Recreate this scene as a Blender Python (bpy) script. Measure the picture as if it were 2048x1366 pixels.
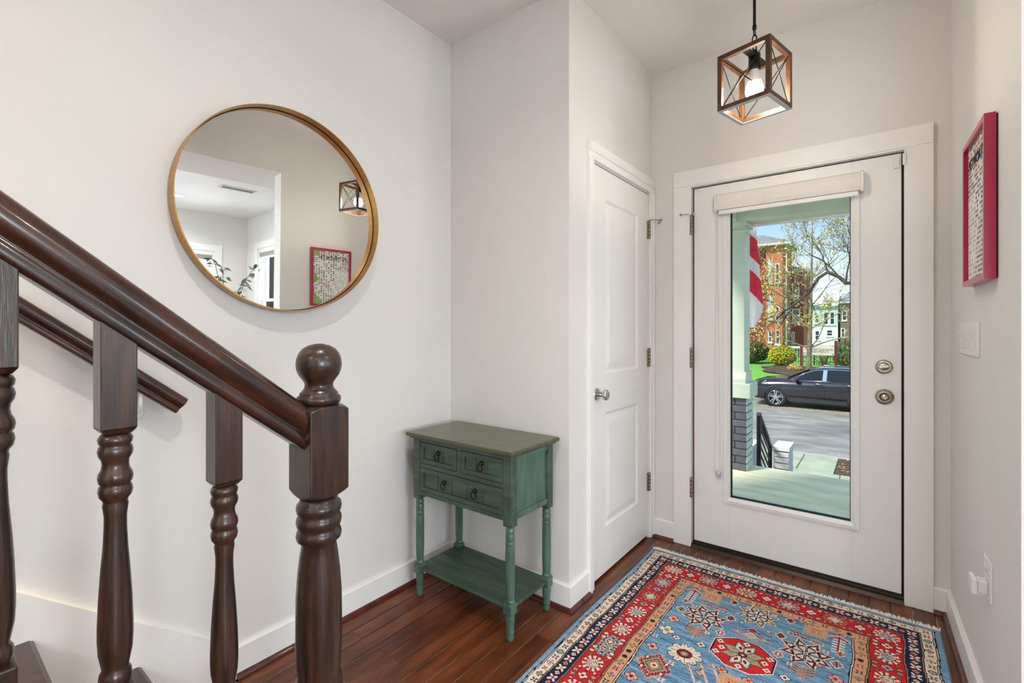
import bpy, math, random
import numpy as np
from mathutils import Vector, Matrix

# ------------------------------------------------------------------ scene, camera, world, light
for o in list(bpy.data.objects):
    bpy.data.objects.remove(o, do_unlink=True)
scene = bpy.context.scene
COL = scene.collection
rnd = random.Random(7)

EYE = 1.247                                   # eye height above the floor
cd = bpy.data.cameras.new('camera')
cd.sensor_width = 36.0
cd.lens = 954.0 / 2048.0 * 36.0
cd.shift_y = -26.0 / 2048.0
cd.clip_start = 0.02
cd.clip_end = 400
cam = bpy.data.objects.new('camera', cd)
cam.location = (0, 0, EYE)
cam.rotation_euler = (math.pi / 2, 0, math.radians(37.7))
COL.objects.link(cam)
scene.camera = cam

vs = scene.view_settings
vs.view_transform = 'Standard'
vs.look = 'None'
vs.gamma = 1.0
vs.use_curve_mapping = False
vs.exposure = 0.64


def s2l(c):
    out = []
    for v in c:
        v = v / 255.0
        out.append(v / 12.92 if v <= 0.04045 else ((v + 0.055) / 1.055) ** 2.4)
    return tuple(out)


def rgba(c):
    return s2l(c) + (1.0,)


world = bpy.data.worlds.new('sky')
scene.world = world
world.use_nodes = True
wn = world.node_tree.nodes
wl = world.node_tree.links
wn.clear()
wo = wn.new('ShaderNodeOutputWorld')
wb = wn.new('ShaderNodeBackground')
wt = wn.new('ShaderNodeTexCoord')
wsx = wn.new('ShaderNodeSeparateXYZ')
wr = wn.new('ShaderNodeValToRGB')
wl.new(wt.outputs['Generated'], wsx.inputs[0])
wl.new(wsx.outputs['Z'], wr.inputs['Fac'])
wl.new(wr.outputs['Color'], wb.inputs['Color'])
wl.new(wb.outputs[0], wo.inputs['Surface'])
r = wr.color_ramp
r.elements[0].position = 0.0
r.elements[0].color = (0.86, 0.90, 0.91, 1)
r.elements[1].position = 1.0
r.elements[1].color = (0.36, 0.50, 0.74, 1)
e = r.elements.new(0.10)
e.color = (0.66, 0.82, 0.90, 1)
e = r.elements.new(0.24)
e.color = (0.17, 0.44, 0.79, 1)
wb.inputs['Strength'].default_value = 0.85


def sun_lamp(name, rot, energy, color, angle):
    l = bpy.data.lights.new(name, 'SUN')
    l.energy = energy
    l.color = color
    l.angle = math.radians(angle)
    o = bpy.data.objects.new(name, l)
    o.rotation_euler = rot
    COL.objects.link(o)
    return o


# veiled sun behind the house, so the street side opposite is lit
sun_lamp('sun', (math.radians(42), 0, math.radians(-28)), 3.4, (1.0, 0.95, 0.86), 12)


def area(name, loc, rot, sx, sy, power, color):
    l = bpy.data.lights.new(name, 'AREA')
    l.shape = 'RECTANGLE'
    l.size = sx
    l.size_y = sy
    l.energy = power
    l.color = color
    o = bpy.data.objects.new(name, l)
    o.location = loc
    o.rotation_euler = rot
    COL.objects.link(o)
    return o


DAY = (0.83, 0.93, 1.0)
# daylight just outside the living-room windows
area('daylight_front_window', (3.40, 3.06, 1.50), (math.radians(-90), 0, 0), 1.6, 1.8, 52, DAY)
area('daylight_far_window', (4.57, 1.92, 1.50), (0, math.radians(90), 0), 1.45, 0.9, 24, DAY)
area('daylight_added_window', (4.47, -.90, 1.50), (0, math.radians(90), 0), 1.5, 1.5, 98, DAY)  # lamp behind the added window, brightens the stair and closet walls
area('daylight_rear_window', (1.6, -4.27, 1.45), (math.radians(90), 0, 0), 2.6, 1.8, 90, DAY)

# ------------------------------------------------------------------ mesh tools


class MB:
    def __init__(self):
        self.v = []
        self.f = []
        self.mi = []
        self.sm = []
        self.cur = 0
        self.smooth = False

    def face(self, idx):
        self.f.append(tuple(idx))
        self.mi.append(self.cur)
        self.sm.append(self.smooth)

    def add(self, vs_, fs_):
        n = len(self.v)
        self.v.extend([tuple(p) for p in vs_])
        for q in fs_:
            self.face([n + i for i in q])

    def box(self, x0, x1, y0, y1, z0, z1):
        self.add([(x0, y0, z0), (x1, y0, z0), (x1, y1, z0), (x0, y1, z0),
                  (x0, y0, z1), (x1, y0, z1), (x1, y1, z1), (x0, y1, z1)],
                 [(0, 3, 2, 1), (4, 5, 6, 7), (0, 1, 5, 4), (1, 2, 6, 5), (2, 3, 7, 6), (3, 0, 4, 7)])
        return self

    def quad(self, a, b, c, d):
        self.add([a, b, c, d], [(0, 1, 2, 3)])
        return self

    def prism(self, poly, lo, hi, axis='Z'):
        """poly: 2D points; extruded along axis. Z:(x,y)  X:(y,z)  Y:(x,z)"""
        n = len(poly)

        def P(p, t):
            if axis == 'Z':
                return (p[0], p[1], t)
            if axis == 'X':
                return (t, p[0], p[1])
            return (p[0], t, p[1])
        vs_ = [P(p, lo) for p in poly] + [P(p, hi) for p in poly]
        fs_ = [tuple(range(n - 1, -1, -1)), tuple(range(n, 2 * n))]
        for i in range(n):
            j = (i + 1) % n
            fs_.append((i, j, n + j, n + i))
        self.add(vs_, fs_)
        return self

    def lathe(self, prof, c, seg=24, M=None):
        """prof: (radius, height) pairs, around local Z through c; M optional 3x3"""
        sm = self.smooth
        self.smooth = True
        n = len(prof)
        vs_ = []
        for (rr, z) in prof:
            for k in range(seg):
                a = 2 * math.pi * k / seg
                p = Vector((rr * math.cos(a), rr * math.sin(a), z))
                if M is not None:
                    p = M @ p
                vs_.append((c[0] + p.x, c[1] + p.y, c[2] + p.z))
        fs_ = []
        for i in range(n - 1):
            for k in range(seg):
                k2 = (k + 1) % seg
                fs_.append((i * seg + k, i * seg + k2, (i + 1) * seg + k2, (i + 1) * seg + k))
        fs_.append(tuple(range(seg - 1, -1, -1)))
        fs_.append(tuple((n - 1) * seg + k for k in range(seg)))
        self.add(vs_, fs_)
        self.smooth = sm
        return self

    def tube(self, pts, rad, seg=8, closed=False):
        sm = self.smooth
        self.smooth = seg > 4
        pts = [Vector(p) for p in pts]
        n = len(pts)
        if not isinstance(rad, (list, tuple)):
            rad = [rad] * n
        vs_ = []
        up = None
        for i, p in enumerate(pts):
            if closed:
                t = pts[(i + 1) % n] - pts[i - 1]
            else:
                t = pts[min(i + 1, n - 1)] - pts[max(i - 1, 0)]
            if t.length < 1e-9:
                t = Vector((0, 0, 1))
            t.normalize()
            if up is None:
                up = Vector((0, 0, 1)) if abs(t.z) < 0.9 else Vector((1, 0, 0))
            a = t.cross(up)
            if a.length < 1e-6:
                a = t.cross(Vector((0, 1, 0)))
            a.normalize()
            b = a.cross(t).normalized()
            up = b
            off = math.pi / 4 if seg == 4 else 0
            for k in range(seg):
                an = 2 * math.pi * k / seg + off
                q = p + a * math.cos(an) * rad[i] + b * math.sin(an) * rad[i]
                vs_.append((q.x, q.y, q.z))
        fs_ = []
        m = n if closed else n - 1
        for i in range(m):
            i2 = (i + 1) % n
            for k in range(seg):
                k2 = (k + 1) % seg
                fs_.append((i * seg + k, i * seg + k2, i2 * seg + k2, i2 * seg + k))
        if not closed:
            fs_.append(tuple(range(seg - 1, -1, -1)))
            fs_.append(tuple((n - 1) * seg + k for k in range(seg)))
        self.add(vs_, fs_)
        self.smooth = sm
        return self

    def bar(self, a, b, w, h=None, up=(0, 0, 1)):
        """square-section bar from a to b"""
        h = w if h is None else h
        a, b = Vector(a), Vector(b)
        t = (b - a).normalized()
        up = Vector(up)
        if abs(t.dot(up)) > 0.99:
            up = Vector((1, 0, 0))
        s = t.cross(up).normalized() * (w / 2)
        u = s.cross(t).normalized() * (h / 2)
        vs_ = [a - s - u, a + s - u, a + s + u, a - s + u, b - s - u, b + s - u, b + s + u, b - s + u]
        self.add(vs_, [(0, 1, 2, 3), (7, 6, 5, 4), (0, 4, 5, 1), (1, 5, 6, 2), (2, 6, 7, 3), (3, 7, 4, 0)])
        return self

    def obar(self, c, ax, ay, az):
        """oriented box: centre and three half-axis vectors"""
        c, ax, ay, az = Vector(c), Vector(ax), Vector(ay), Vector(az)
        vs_ = [c - ax - ay - az, c + ax - ay - az, c + ax + ay - az, c - ax + ay - az,
               c - ax - ay + az, c + ax - ay + az, c + ax + ay + az, c - ax + ay + az]
        self.add(vs_, [(0, 3, 2, 1), (4, 5, 6, 7), (0, 1, 5, 4), (1, 2, 6, 5), (2, 3, 7, 6), (3, 0, 4, 7)])
        return self

    def ball(self, c, rx, ry=None, rz=None, seg=16, rings=10):
        ry = rx if ry is None else ry
        rz = rx if rz is None else rz
        sm = self.smooth
        self.smooth = True
        vs_ = [(c[0], c[1], c[2] + rz)]
        for i in range(1, rings):
            a = math.pi * i / rings
            for k in range(seg):
                b = 2 * math.pi * k / seg
                vs_.append((c[0] + rx * math.sin(a) * math.cos(b), c[1] + ry * math.sin(a) * math.sin(b), c[2] + rz * math.cos(a)))
        vs_.append((c[0], c[1], c[2] - rz))
        fs_ = []
        for k in range(seg):
            fs_.append((0, 1 + k, 1 + (k + 1) % seg))
        for i in range(rings - 2):
            for k in range(seg):
                k2 = (k + 1) % seg
                fs_.append((1 + i * seg + k, 1 + (i + 1) * seg + k, 1 + (i + 1) * seg + k2, 1 + i * seg + k2))
        last = len(vs_) - 1
        b0 = 1 + (rings - 2) * seg
        for k in range(seg):
            fs_.append((last, b0 + (k + 1) % seg, b0 + k))
        self.add(vs_, fs_)
        self.smooth = sm
        return self


ORG = {}


def build(name, mb, mat, parent=None, bevel=0.0, seg=2, origin=None):
    """links mb as ONE mesh object; vertices are given in world coordinates"""
    if parent is not None:
        org = ORG[parent.name]
    elif origin is not None:
        org = Vector(origin)
    else:
        xs = np.array(mb.v)
        lo, hi = xs.min(0), xs.max(0)
        org = Vector(((lo[0] + hi[0]) / 2, (lo[1] + hi[1]) / 2, lo[2]))
    me = bpy.data.meshes.new(name)
    me.from_pydata([(p[0] - org.x, p[1] - org.y, p[2] - org.z) for p in mb.v], [], mb.f)
    mats = mat if isinstance(mat, (list, tuple)) else [mat]
    for m in mats:
        me.materials.append(m)
    if len(mats) > 1:
        me.polygons.foreach_set('material_index', mb.mi)
    me.polygons.foreach_set('use_smooth', mb.sm)
    me.update()
    o = bpy.data.objects.new(name, me)
    COL.objects.link(o)
    if parent is not None:
        o.parent = parent
    else:
        o.location = org
    ORG[o.name] = org
    if bevel > 0:
        b = o.modifiers.new('bevel', 'BEVEL')
        b.width = bevel
        b.segments = seg
        b.limit_method = 'ANGLE'
        b.angle_limit = math.radians(40)
        b.harden_normals = False
    return o


def tag(o, label, cat, group=None, kind=None):
    o['label'] = label
    o['category'] = cat
    if group:
        o['group'] = group
    if kind:
        o['kind'] = kind
    return o


def thing(name, label, cat, loc, group=None, kind=None):
    o = bpy.data.objects.new(name, None)
    o.empty_display_size = 0.05
    o.location = loc
    COL.objects.link(o)
    ORG[o.name] = Vector(loc)
    return tag(o, label, cat, group, kind)


def copy_tree(o, parent=None):
    c = o.copy()
    COL.objects.link(c)
    if parent is not None:
        c.parent = parent
    for ch in list(o.children):
        copy_tree(ch, c)
    return c


def B(*a):
    return MB().box(*a)


# ------------------------------------------------------------------ materials
MATS = {}


def mat(name, col, rough=0.5, metal=0.0, var=0.06, scale=6.0, stretch=(1, 1, 1), bump=0.0, bscale=None,
        col2=None, spec=0.5, coat=0.0, objrand=0.0, emit=None, estr=0.0, detail=4.0, sheen=0.0):
    if name in MATS:
        return MATS[name]
    m = bpy.data.materials.new(name)
    m.use_nodes = True
    nt = m.node_tree
    b = nt.nodes['Principled BSDF']
    b.inputs['Roughness'].default_value = rough
    b.inputs['Metallic'].default_value = metal
    b.inputs['Specular IOR Level'].default_value = spec
    if coat:
        b.inputs['Coat Weight'].default_value = coat
        b.inputs['Coat Roughness'].default_value = 0.08
    if sheen:
        b.inputs['Sheen Weight'].default_value = sheen
    tc = nt.nodes.new('ShaderNodeTexCoord')
    mp = nt.nodes.new('ShaderNodeMapping')
    mp.inputs['Scale'].default_value = stretch
    nz = nt.nodes.new('ShaderNodeTexNoise')
    nz.inputs['Scale'].default_value = scale
    nz.inputs['Detail'].default_value = detail
    nt.links.new(tc.outputs['Object'], mp.inputs['Vector'])
    if objrand:
        oi = nt.nodes.new('ShaderNodeObjectInfo')
        va = nt.nodes.new('ShaderNodeVectorMath')
        va.operation = 'SCALE'
        va.inputs[0].default_value = (37.0, 53.0, 17.0)
        nt.links.new(oi.outputs['Random'], va.inputs['Scale'])
        nt.links.new(va.outputs[0], mp.inputs['Location'])
    nt.links.new(mp.outputs[0], nz.inputs['Vector'])
    rp = nt.nodes.new('ShaderNodeValToRGB')
    rp.color_ramp.elements[0].position = 0.32
    rp.color_ramp.elements[1].position = 0.68
    lc = s2l(col)
    if col2 is None:
        a = tuple(max(0, x * (1 - var)) for x in lc) + (1,)
        c = tuple(x * (1 + var) for x in lc) + (1,)
    else:
        a = lc + (1,)
        c = rgba(col2)
    rp.color_ramp.elements[0].color = a
    rp.color_ramp.elements[1].color = c
    nt.links.new(nz.outputs['Fac'], rp.inputs['Fac'])
    out = rp.outputs['Color']
    if objrand:
        hsv = nt.nodes.new('ShaderNodeHueSaturation')
        mr = nt.nodes.new('ShaderNodeMapRange')
        mr.inputs['To Min'].default_value = 1 - objrand
        mr.inputs['To Max'].default_value = 1 + objrand
        nt.links.new(oi.outputs['Random'], mr.inputs['Value'])
        nt.links.new(mr.outputs[0], hsv.inputs['Value'])
        nt.links.new(out, hsv.inputs['Color'])
        out = hsv.outputs['Color']
    nt.links.new(out, b.inputs['Base Color'])
    if bump:
        n2 = nt.nodes.new('ShaderNodeTexNoise')
        n2.inputs['Scale'].default_value = bscale or scale * 8
        n2.inputs['Detail'].default_value = 3
        nt.links.new(mp.outputs[0], n2.inputs['Vector'])
        bp = nt.nodes.new('ShaderNodeBump')
        bp.inputs['Strength'].default_value = bump
        bp.inputs['Distance'].default_value = 0.003
        nt.links.new(n2.outputs['Fac'], bp.inputs['Height'])
        nt.links.new(bp.outputs[0], b.inputs['Normal'])
    if emit:
        b.inputs['Emission Color'].default_value = rgba(emit)
        b.inputs['Emission Strength'].default_value = estr
    MATS[name] = m
    return m


def mat_attr(name, rough=0.9, bump=0.3, bscale=350.0, layer='col'):
    m = bpy.data.materials.new(name)
    m.use_nodes = True
    nt = m.node_tree
    b = nt.nodes['Principled BSDF']
    b.inputs['Roughness'].default_value = rough
    b.inputs['Specular IOR Level'].default_value = 0.2
    at = nt.nodes.new('ShaderNodeAttribute')
    at.attribute_name = layer
    nt.links.new(at.outputs['Color'], b.inputs['Base Color'])
    if bump:
        tc = nt.nodes.new('ShaderNodeTexCoord')
        n2 = nt.nodes.new('ShaderNodeTexNoise')
        n2.inputs['Scale'].default_value = bscale
        nt.links.new(tc.outputs['Object'], n2.inputs['Vector'])
        bp = nt.nodes.new('ShaderNodeBump')
        bp.inputs['Strength'].default_value = bump
        bp.inputs['Distance'].default_value = 0.004
        nt.links.new(n2.outputs['Fac'], bp.inputs['Height'])
        nt.links.new(bp.outputs[0], b.inputs['Normal'])
    MATS[name] = m
    return m


def mat_pane(name, tint=(1, 1, 1), refl=0.05):
    """clear window pane: see-through with a faint mirror reflection"""
    m = bpy.data.materials.new(name)
    m.use_nodes = True
    nt = m.node_tree
    nt.nodes.clear()
    out = nt.nodes.new('ShaderNodeOutputMaterial')
    tr = nt.nodes.new('ShaderNodeBsdfTransparent')
    tr.inputs['Color'].default_value = tint + (1,)
    gl = nt.nodes.new('ShaderNodeBsdfGlossy')
    gl.inputs['Roughness'].default_value = 0.02
    fr = nt.nodes.new('ShaderNodeFresnel')
    fr.inputs['IOR'].default_value = 1.25
    mx = nt.nodes.new('ShaderNodeMixShader')
    nt.links.new(fr.outputs[0], mx.inputs['Fac'])
    nt.links.new(tr.outputs[0], mx.inputs[1])
    nt.links.new(gl.outputs[0], mx.inputs[2])
    nt.links.new(mx.outputs[0], out.inputs['Surface'])
    MATS[name] = m
    return m


def mat_brick(name, c1, c2, mortar, scale=1.0):
    m = bpy.data.materials.new(name)
    m.use_nodes = True
    nt = m.node_tree
    b = nt.nodes['Principled BSDF']
    b.inputs['Roughness'].default_value = 0.9
    tc = nt.nodes.new('ShaderNodeTexCoord')
    sx = nt.nodes.new('ShaderNodeSeparateXYZ')
    ad = nt.nodes.new('ShaderNodeMath')
    cb = nt.nodes.new('ShaderNodeCombineXYZ')
    nt.links.new(tc.outputs['Object'], sx.inputs[0])
    nt.links.new(sx.outputs['X'], ad.inputs[0])
    nt.links.new(sx.outputs['Y'], ad.inputs[1])
    nt.links.new(ad.outputs[0], cb.inputs['X'])
    nt.links.new(sx.outputs['Z'], cb.inputs['Y'])
    br = nt.nodes.new('ShaderNodeTexBrick')
    br.inputs['Scale'].default_value = scale
    br.inputs['Brick Width'].default_value = 0.22
    br.inputs['Row Height'].default_value = 0.075
    br.inputs['Mortar Size'].default_value = 0.008
    br.inputs['Color1'].default_value = rgba(c1)
    br.inputs['Color2'].default_value = rgba(c2)
    br.inputs['Mortar'].default_value = rgba(mortar)
    nt.links.new(cb.outputs[0], br.inputs['Vector'])
    nt.links.new(br.outputs['Color'], b.inputs['Base Color'])
    MATS[name] = m
    return m


WALL = mat('wall_paint', (230, 228, 225), 0.75, var=0.012, scale=2.5, bump=0.04, bscale=120)
CEIL = mat('ceiling_paint', (240, 239, 237), 0.85, var=0.01, scale=2)
TRIM = mat('trim_paint', (244, 243, 241), 0.35, var=0.01, scale=3)
DOORP = mat('door_paint', (241, 240, 238), 0.38, var=0.01, scale=3)
OAK = mat('dark_stained_oak', (26, 16, 11), 0.32, col2=(66, 42, 30), scale=9, stretch=(9, 9, 0.8), bump=0.18, bscale=30, coat=0.25, detail=6)
OAKR = mat('dark_stained_oak_rail', (26, 14, 10), 0.27, col2=(70, 38, 24), scale=9, stretch=(9, 0.9, 0.9), bump=0.12, bscale=26, coat=0.35, detail=6)
PLANK = mat('floor_plank', (80, 40, 22), 0.32, spec=0.35, col2=(128, 72, 42), scale=5, stretch=(5, 0.7, 1), bump=0.05, bscale=40, objrand=0.22, coat=0.08, detail=6)
EDGE = mat('floor_plank_edge', (84, 46, 30), 0.14, col2=(112, 66, 42), scale=5, stretch=(5, 0.7, 1), spec=1.0, coat=1.0)
SHOE = mat('shoe_moulding_wood', (70, 28, 20), 0.3, col2=(100, 46, 34), scale=14, stretch=(1, 1, 1), coat=0.2)
GAP = mat('floor_gap', (30, 17, 12), 0.5)
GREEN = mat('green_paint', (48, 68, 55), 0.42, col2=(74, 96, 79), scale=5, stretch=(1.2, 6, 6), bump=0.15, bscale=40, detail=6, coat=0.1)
GREENLIT = mat('green_paint_sidelit', (64, 92, 79), 0.34, col2=(86, 117, 102), scale=7, stretch=(4, 4, 1), bump=0.06, coat=0.15)  # lighter copy of the table green, side daylight put into the colour
GREENTOP = mat('green_paint_top', (66, 70, 44), 0.30, col2=(86, 88, 58), scale=6, stretch=(1, 9, 1), bump=0.08, bscale=50, coat=0.2)
BLACKM = mat('blackened_metal', (34, 30, 28), 0.38, metal=0.7, var=0.15, scale=40)
GOLD = mat('brushed_bronze', (186, 140, 76), 0.32, metal=1.0, var=0.08, scale=14, stretch=(1, 1, 6))
NICKEL = mat('satin_nickel', (176, 168, 154), 0.28, metal=1.0, var=0.05, scale=30)
CHROME = mat('polished_nickel', (205, 205, 200), 0.08, metal=1.0, var=0.03, scale=20)
STEELH = mat('hinge_steel', (150, 138, 120), 0.35, metal=1.0, var=0.08, scale=60)
MIRROR = mat('mirror_glass', (240, 243, 241), 0.0, metal=1.0, var=0.0)
PWOOD = mat('lantern_wood', (58, 34, 15), 0.42, col2=(88, 54, 26), scale=12, stretch=(3, 3, 1), bump=0.1, coat=0.1)
BULB = mat('lit_bulb', (255, 240, 214), 0.3, emit=(255, 240, 216), estr=105.0)
BULBB = mat('bulb_base', (225, 220, 210), 0.4)
WHITEP = mat('white_plastic', (236, 236, 234), 0.35, var=0.01)
BLIND = mat('blind_fabric', (232, 229, 223), 0.7, var=0.02, scale=60)
PANE = mat_pane('window_pane')
BLACKR = mat('black_rubber', (22, 20, 19), 0.6)
DKRED = mat('weatherstrip_red', (92, 30, 30), 0.6)
SILL = mat('bronze_sill', (58, 46, 38), 0.35, metal=0.5, var=0.1)
MAGENTA = mat('magenta_frame', (176, 28, 72), 0.3, var=0.05, scale=4, coat=0.2)
INK = mat('black_ink', (28, 26, 28), 0.7)
LAMPON = mat('downlight_lens', (255, 250, 240), 0.4, emit=(255, 244, 226), estr=9.0)
VENTM = mat('vent_metal', (215, 215, 214), 0.45)
VENTD = mat('vent_dark', (70, 70, 72), 0.6)
# ------------------------------------------------------------------ the room shell
ZC = 2.77


def EX(Y):
    """hall-side face of the right-hand wall (not quite square to the front wall)"""
    return 0.2405 + (2.80 - Y) * 0.031


def slab(name, boxes, m, label, cat, bevel=0.0):
    mb = MB()
    for b in boxes:
        mb.box(*b)
    return tag(build(name, mb, m, bevel=bevel), label, cat, kind='structure')


# floor: separate boards in the entry hall, plain boards joined further off
floor = thing('floor', 'glossy reddish brown hardwood floor of narrow boards', 'floor', (0, 0, 0), kind='structure')
build('subfloor', B(-1.98, 4.45, -4.15, 3.0, -0.12, -0.016), GAP, floor)
PW = 0.0765
prof = [(-PW / 2 + .0004, -.015), (PW / 2 - .0004, -.015), (PW / 2 - .0003, -.0019), (PW / 2 - .0030, 0), (-PW / 2 + .0030, 0), (-PW / 2 + .0003, -.0019)]
plank_mesh = {}


def plank_me(L):
    k = round(L, 2)
    if k not in plank_mesh:
        mb = MB().prism([(p[0], p[1]) for p in prof], 0.0006, k - 0.0006, 'Y')
        me = bpy.data.meshes.new('plank')
        me.from_pydata(mb.v, [], mb.f)
        me.materials.append(PLANK)
        me.materials.append(EDGE)
        for pi in (4, 6):
            me.polygons[pi].material_index = 1
        plank_mesh[k] = me
    return plank_mesh[k]


nrow = 0
far_mb = MB()
x = -1.036 - PW * 10.5
while x < 4.3:
    x += PW
    if x > 4.28:
        break
    y = 2.80 if x > -1.1 else 1.83
    first = True
    while y > -4.0:
        L = rnd.choice([0.42, 0.56, 0.68, 0.84, 1.02, 1.2])
        if first:
            L = rnd.choice([0.18, 0.3, 0.42, 0.56, 0.68, 0.84])
            first = False
        y0 = max(y - L, -4.0)
        if x < 0.32 and y0 > -0.6:
            o = bpy.data.objects.new('plank', plank_me(y - y0))
            COL.objects.link(o)
            o.parent = floor
            o.location = (x, y0, 0)
        else:
            far_mb.prism([(x + p[0], p[1]) for p in prof], y0 + .0006, y - .0006, 'Y')
        y = y0
fm = build('plank_field', far_mb, PLANK, floor)
fm['kind'] = 'stuff'
build('closet_floor', B(-1.83, -1.08, 1.83, 2.80, -.015, -.001), PLANK, floor)

# ceiling with the stair opening cut out
slab('ceiling', [(-0.85, 4.45, -4.15, 3.0, ZC, ZC + .12), (-1.98, -0.85, -0.1, 3.0, ZC, ZC + .12), (-1.98, -0.85, -4.15, -3.6, ZC, ZC + .12)],
     CEIL, 'flat white painted ceiling over the entry hall and living room', 'ceiling')
slab('wall_left', [(-1.98, -1.83, -4.15, 3.0, -.12, 5.3)], WALL, 'long warm white wall behind the stairs with the round mirror', 'wall')
slab('wall_nook', [(-1.83, -1.214, 1.829, 1.95, 0, ZC)], WALL, 'short beige white wall behind the green console table', 'wall')
slab('wall_closet', [(-1.214, -1.094, 1.829, 2.04, 0, ZC), (-1.214, -1.094, 2.04, 2.753, 2.052, ZC), (-1.214, -1.094, 2.753, 2.80, 0, ZC)],
     WALL, 'narrow white wall around the closet door beside the front door', 'wall')
slab('wall_front', [(-1.98, -.872, 2.80, 3.0, -.12, ZC), (-.872, .098, 2.80, 3.0, 2.072, ZC), (.098, 2.95, 2.80, 3.0, -.12, ZC),
                    (2.95, 3.85, 2.80, 3.0, -.12, .78), (2.95, 3.85, 2.80, 3.0, 2.28, ZC), (3.85, 4.45, 2.80, 3.0, -.12, ZC)],
     WALL, 'front wall of the house with the glazed entry door in it', 'wall')
wr_ = MB()
wr_.prism([(EX(2.8), 2.80), (EX(1.70), 1.70), (EX(1.70) + .12, 1.70), (EX(2.8) + .12, 2.80)], 0, ZC)
wr_.prism([(EX(1.70), 1.70), (EX(-1.2), -1.2), (EX(-1.2) + .55, -1.2), (EX(1.7) + .55, 1.70)], 2.430, ZC)
wr_.prism([(EX(2.8) + .12, 2.80), (EX(1.7) + .12, 1.70), (EX(1.7) + .55, 1.70), (EX(2.8) + .55, 2.80)], 2.430, ZC)
wr_.prism([(EX(-1.2), -1.2), (EX(-4.0), -4.0), (EX(-4.0) + .12, -4.0), (EX(-1.2) + .12, -1.2)], 0, ZC)
tag(build('wall_right', wr_, WALL), 'cool white wall on the right with the magenta poster and wide opening', 'wall', kind='structure')
slab('wall_far', [(4.3, 4.45, -4.15, -1.65, -.12, ZC), (4.3, 4.45, -1.65, -.15, -.12, .75), (4.3, 4.45, -1.65, -.15, 2.28, ZC), (4.3, 4.45, -.15, 1.48, -.12, ZC), (4.3, 4.45, 2.36, 2.80, -.12, ZC), (4.3, 4.45, 1.48, 2.36, -.12, .78), (4.3, 4.45, 1.48, 2.36, 2.23, ZC)],
     WALL, 'far living room wall seen in the mirror, with a window', 'wall')
slab('wall_rear', [(-1.98, .25, -4.15, -4.0, -.12, 5.3), (.25, 2.95, -4.15, -4.0, -.12, .5), (.25, 2.95, -4.15, -4.0, 2.4, ZC), (2.95, 4.45, -4.15, -4.0, -.12, ZC)],
     WALL, 'rear wall of the living room behind the viewer', 'wall')
slab('wall_stairwell', [(-.85, -.73, -3.6, -.1, ZC + .12, 5.3), (-1.83, -.73, -.1, .02, ZC + .12, 5.3), (-1.83, -.73, -3.72, -3.6, ZC + .12, 5.3), (-1.98, -.73, -4.15, .02, 5.3, 5.42)],
     WALL, 'white upper stairwell walls above the stairs', 'wall')

# baseboards with a dark quarter-round shoe
BH, BT, SR = 0.112, 0.016, 0.017


def baseboard(name, p0, p1, nrm, label, m0=0, m1=0):
    """board along p0->p1 on the wall face, nrm points into the room"""
    p0, p1, n = Vector((p0[0], p0[1], 0)), Vector((p1[0], p1[1], 0)), Vector((nrm[0], nrm[1], 0)).normalized()
    t = (p1 - p0).normalized()
    mb = MB()
    pr = [(0, 0.0), (BT, 0.0), (BT, BH - .006), (BT - .005, BH), (0, BH)]

    def sweep(mb, pr):
        k = len(pr)
        vs_ = []
        for (p, mi_) in ((p0, m0), (p1, m1)):
            for (a, z) in pr:
                q = p + n * a + t * (a * mi_)
                vs_.append((q.x, q.y, z))
        fs_ = [tuple(range(k)), tuple(range(2 * k - 1, k - 1, -1))]
        for i in range(k):
            j = (i + 1) % k
            fs_.append((i, k + i, k + j, j))
        mb.add(vs_, fs_)
    sweep(mb, pr)
    o = tag(build(name, mb, TRIM), label, 'baseboard', kind='structure')
    m2 = MB()
    q = [(BT, 0.0005)] + [(BT + SR * math.cos(a * math.pi / 10), .0005 + SR * math.sin(a * math.pi / 10)) for a in range(6)]
    sweep(m2, q)
    build('shoe_moulding', m2, SHOE, o)
    return o


baseboard('baseboard_left', (-1.83, .743), (-1.83, 1.829), (1, 0), 'white baseboard along the mirror wall between stairs and corner', 0, -1)
baseboard('baseboard_nook', (-1.83, 1.829), (-1.094, 1.829), (0, -1), 'white baseboard behind the green console table', 1, 1)
baseboard('baseboard_closet', (-1.094, 1.829), (-1.094, 1.987), (1, 0), 'short white baseboard wrapping the corner before the closet door', -1, 0)
baseboard('baseboard_front', (-1.094, 2.80), (-.957, 2.80), (0, -1), 'short white baseboard between closet door and front door')
baseboard('baseboard_entry', (.184, 2.80), (.2405, 2.80), (0, -1), 'tiny white baseboard between front door casing and right wall', 0, -1)
baseboard('baseboard_right', (EX(2.8), 2.80), (EX(1.70), 1.70), (-1, -.031), 'white baseboard along the right-hand wall below the outlet', 1, 0)
baseboard('baseboard_far', (4.3, -4.0), (4.3, 2.80), (-1, 0), 'white baseboard along the far living room wall')

# ------------------------------------------------------------------ front door
door = thing('door_1', 'white front door with a tall glass pane and nickel locks', 'door', (-.39, 2.83, 0), kind='structure')
DY0, DY1 = 2.812, 2.856
GX0, GX1, GZ0, GZ1 = -.660, -.108, .312, 1.905
mb = MB()
mb.box(-.849, GX0, DY0, DY1, .022, 2.048)
mb.box(GX1, .075, DY0, DY1, .022, 2.048)
mb.box(GX0, GX1, DY0, DY1, .022, GZ0)
mb.box(GX0, GX1, DY0, DY1, GZ1, 2.048)
build('slab', mb, DOORP, door, bevel=.0015)


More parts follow.
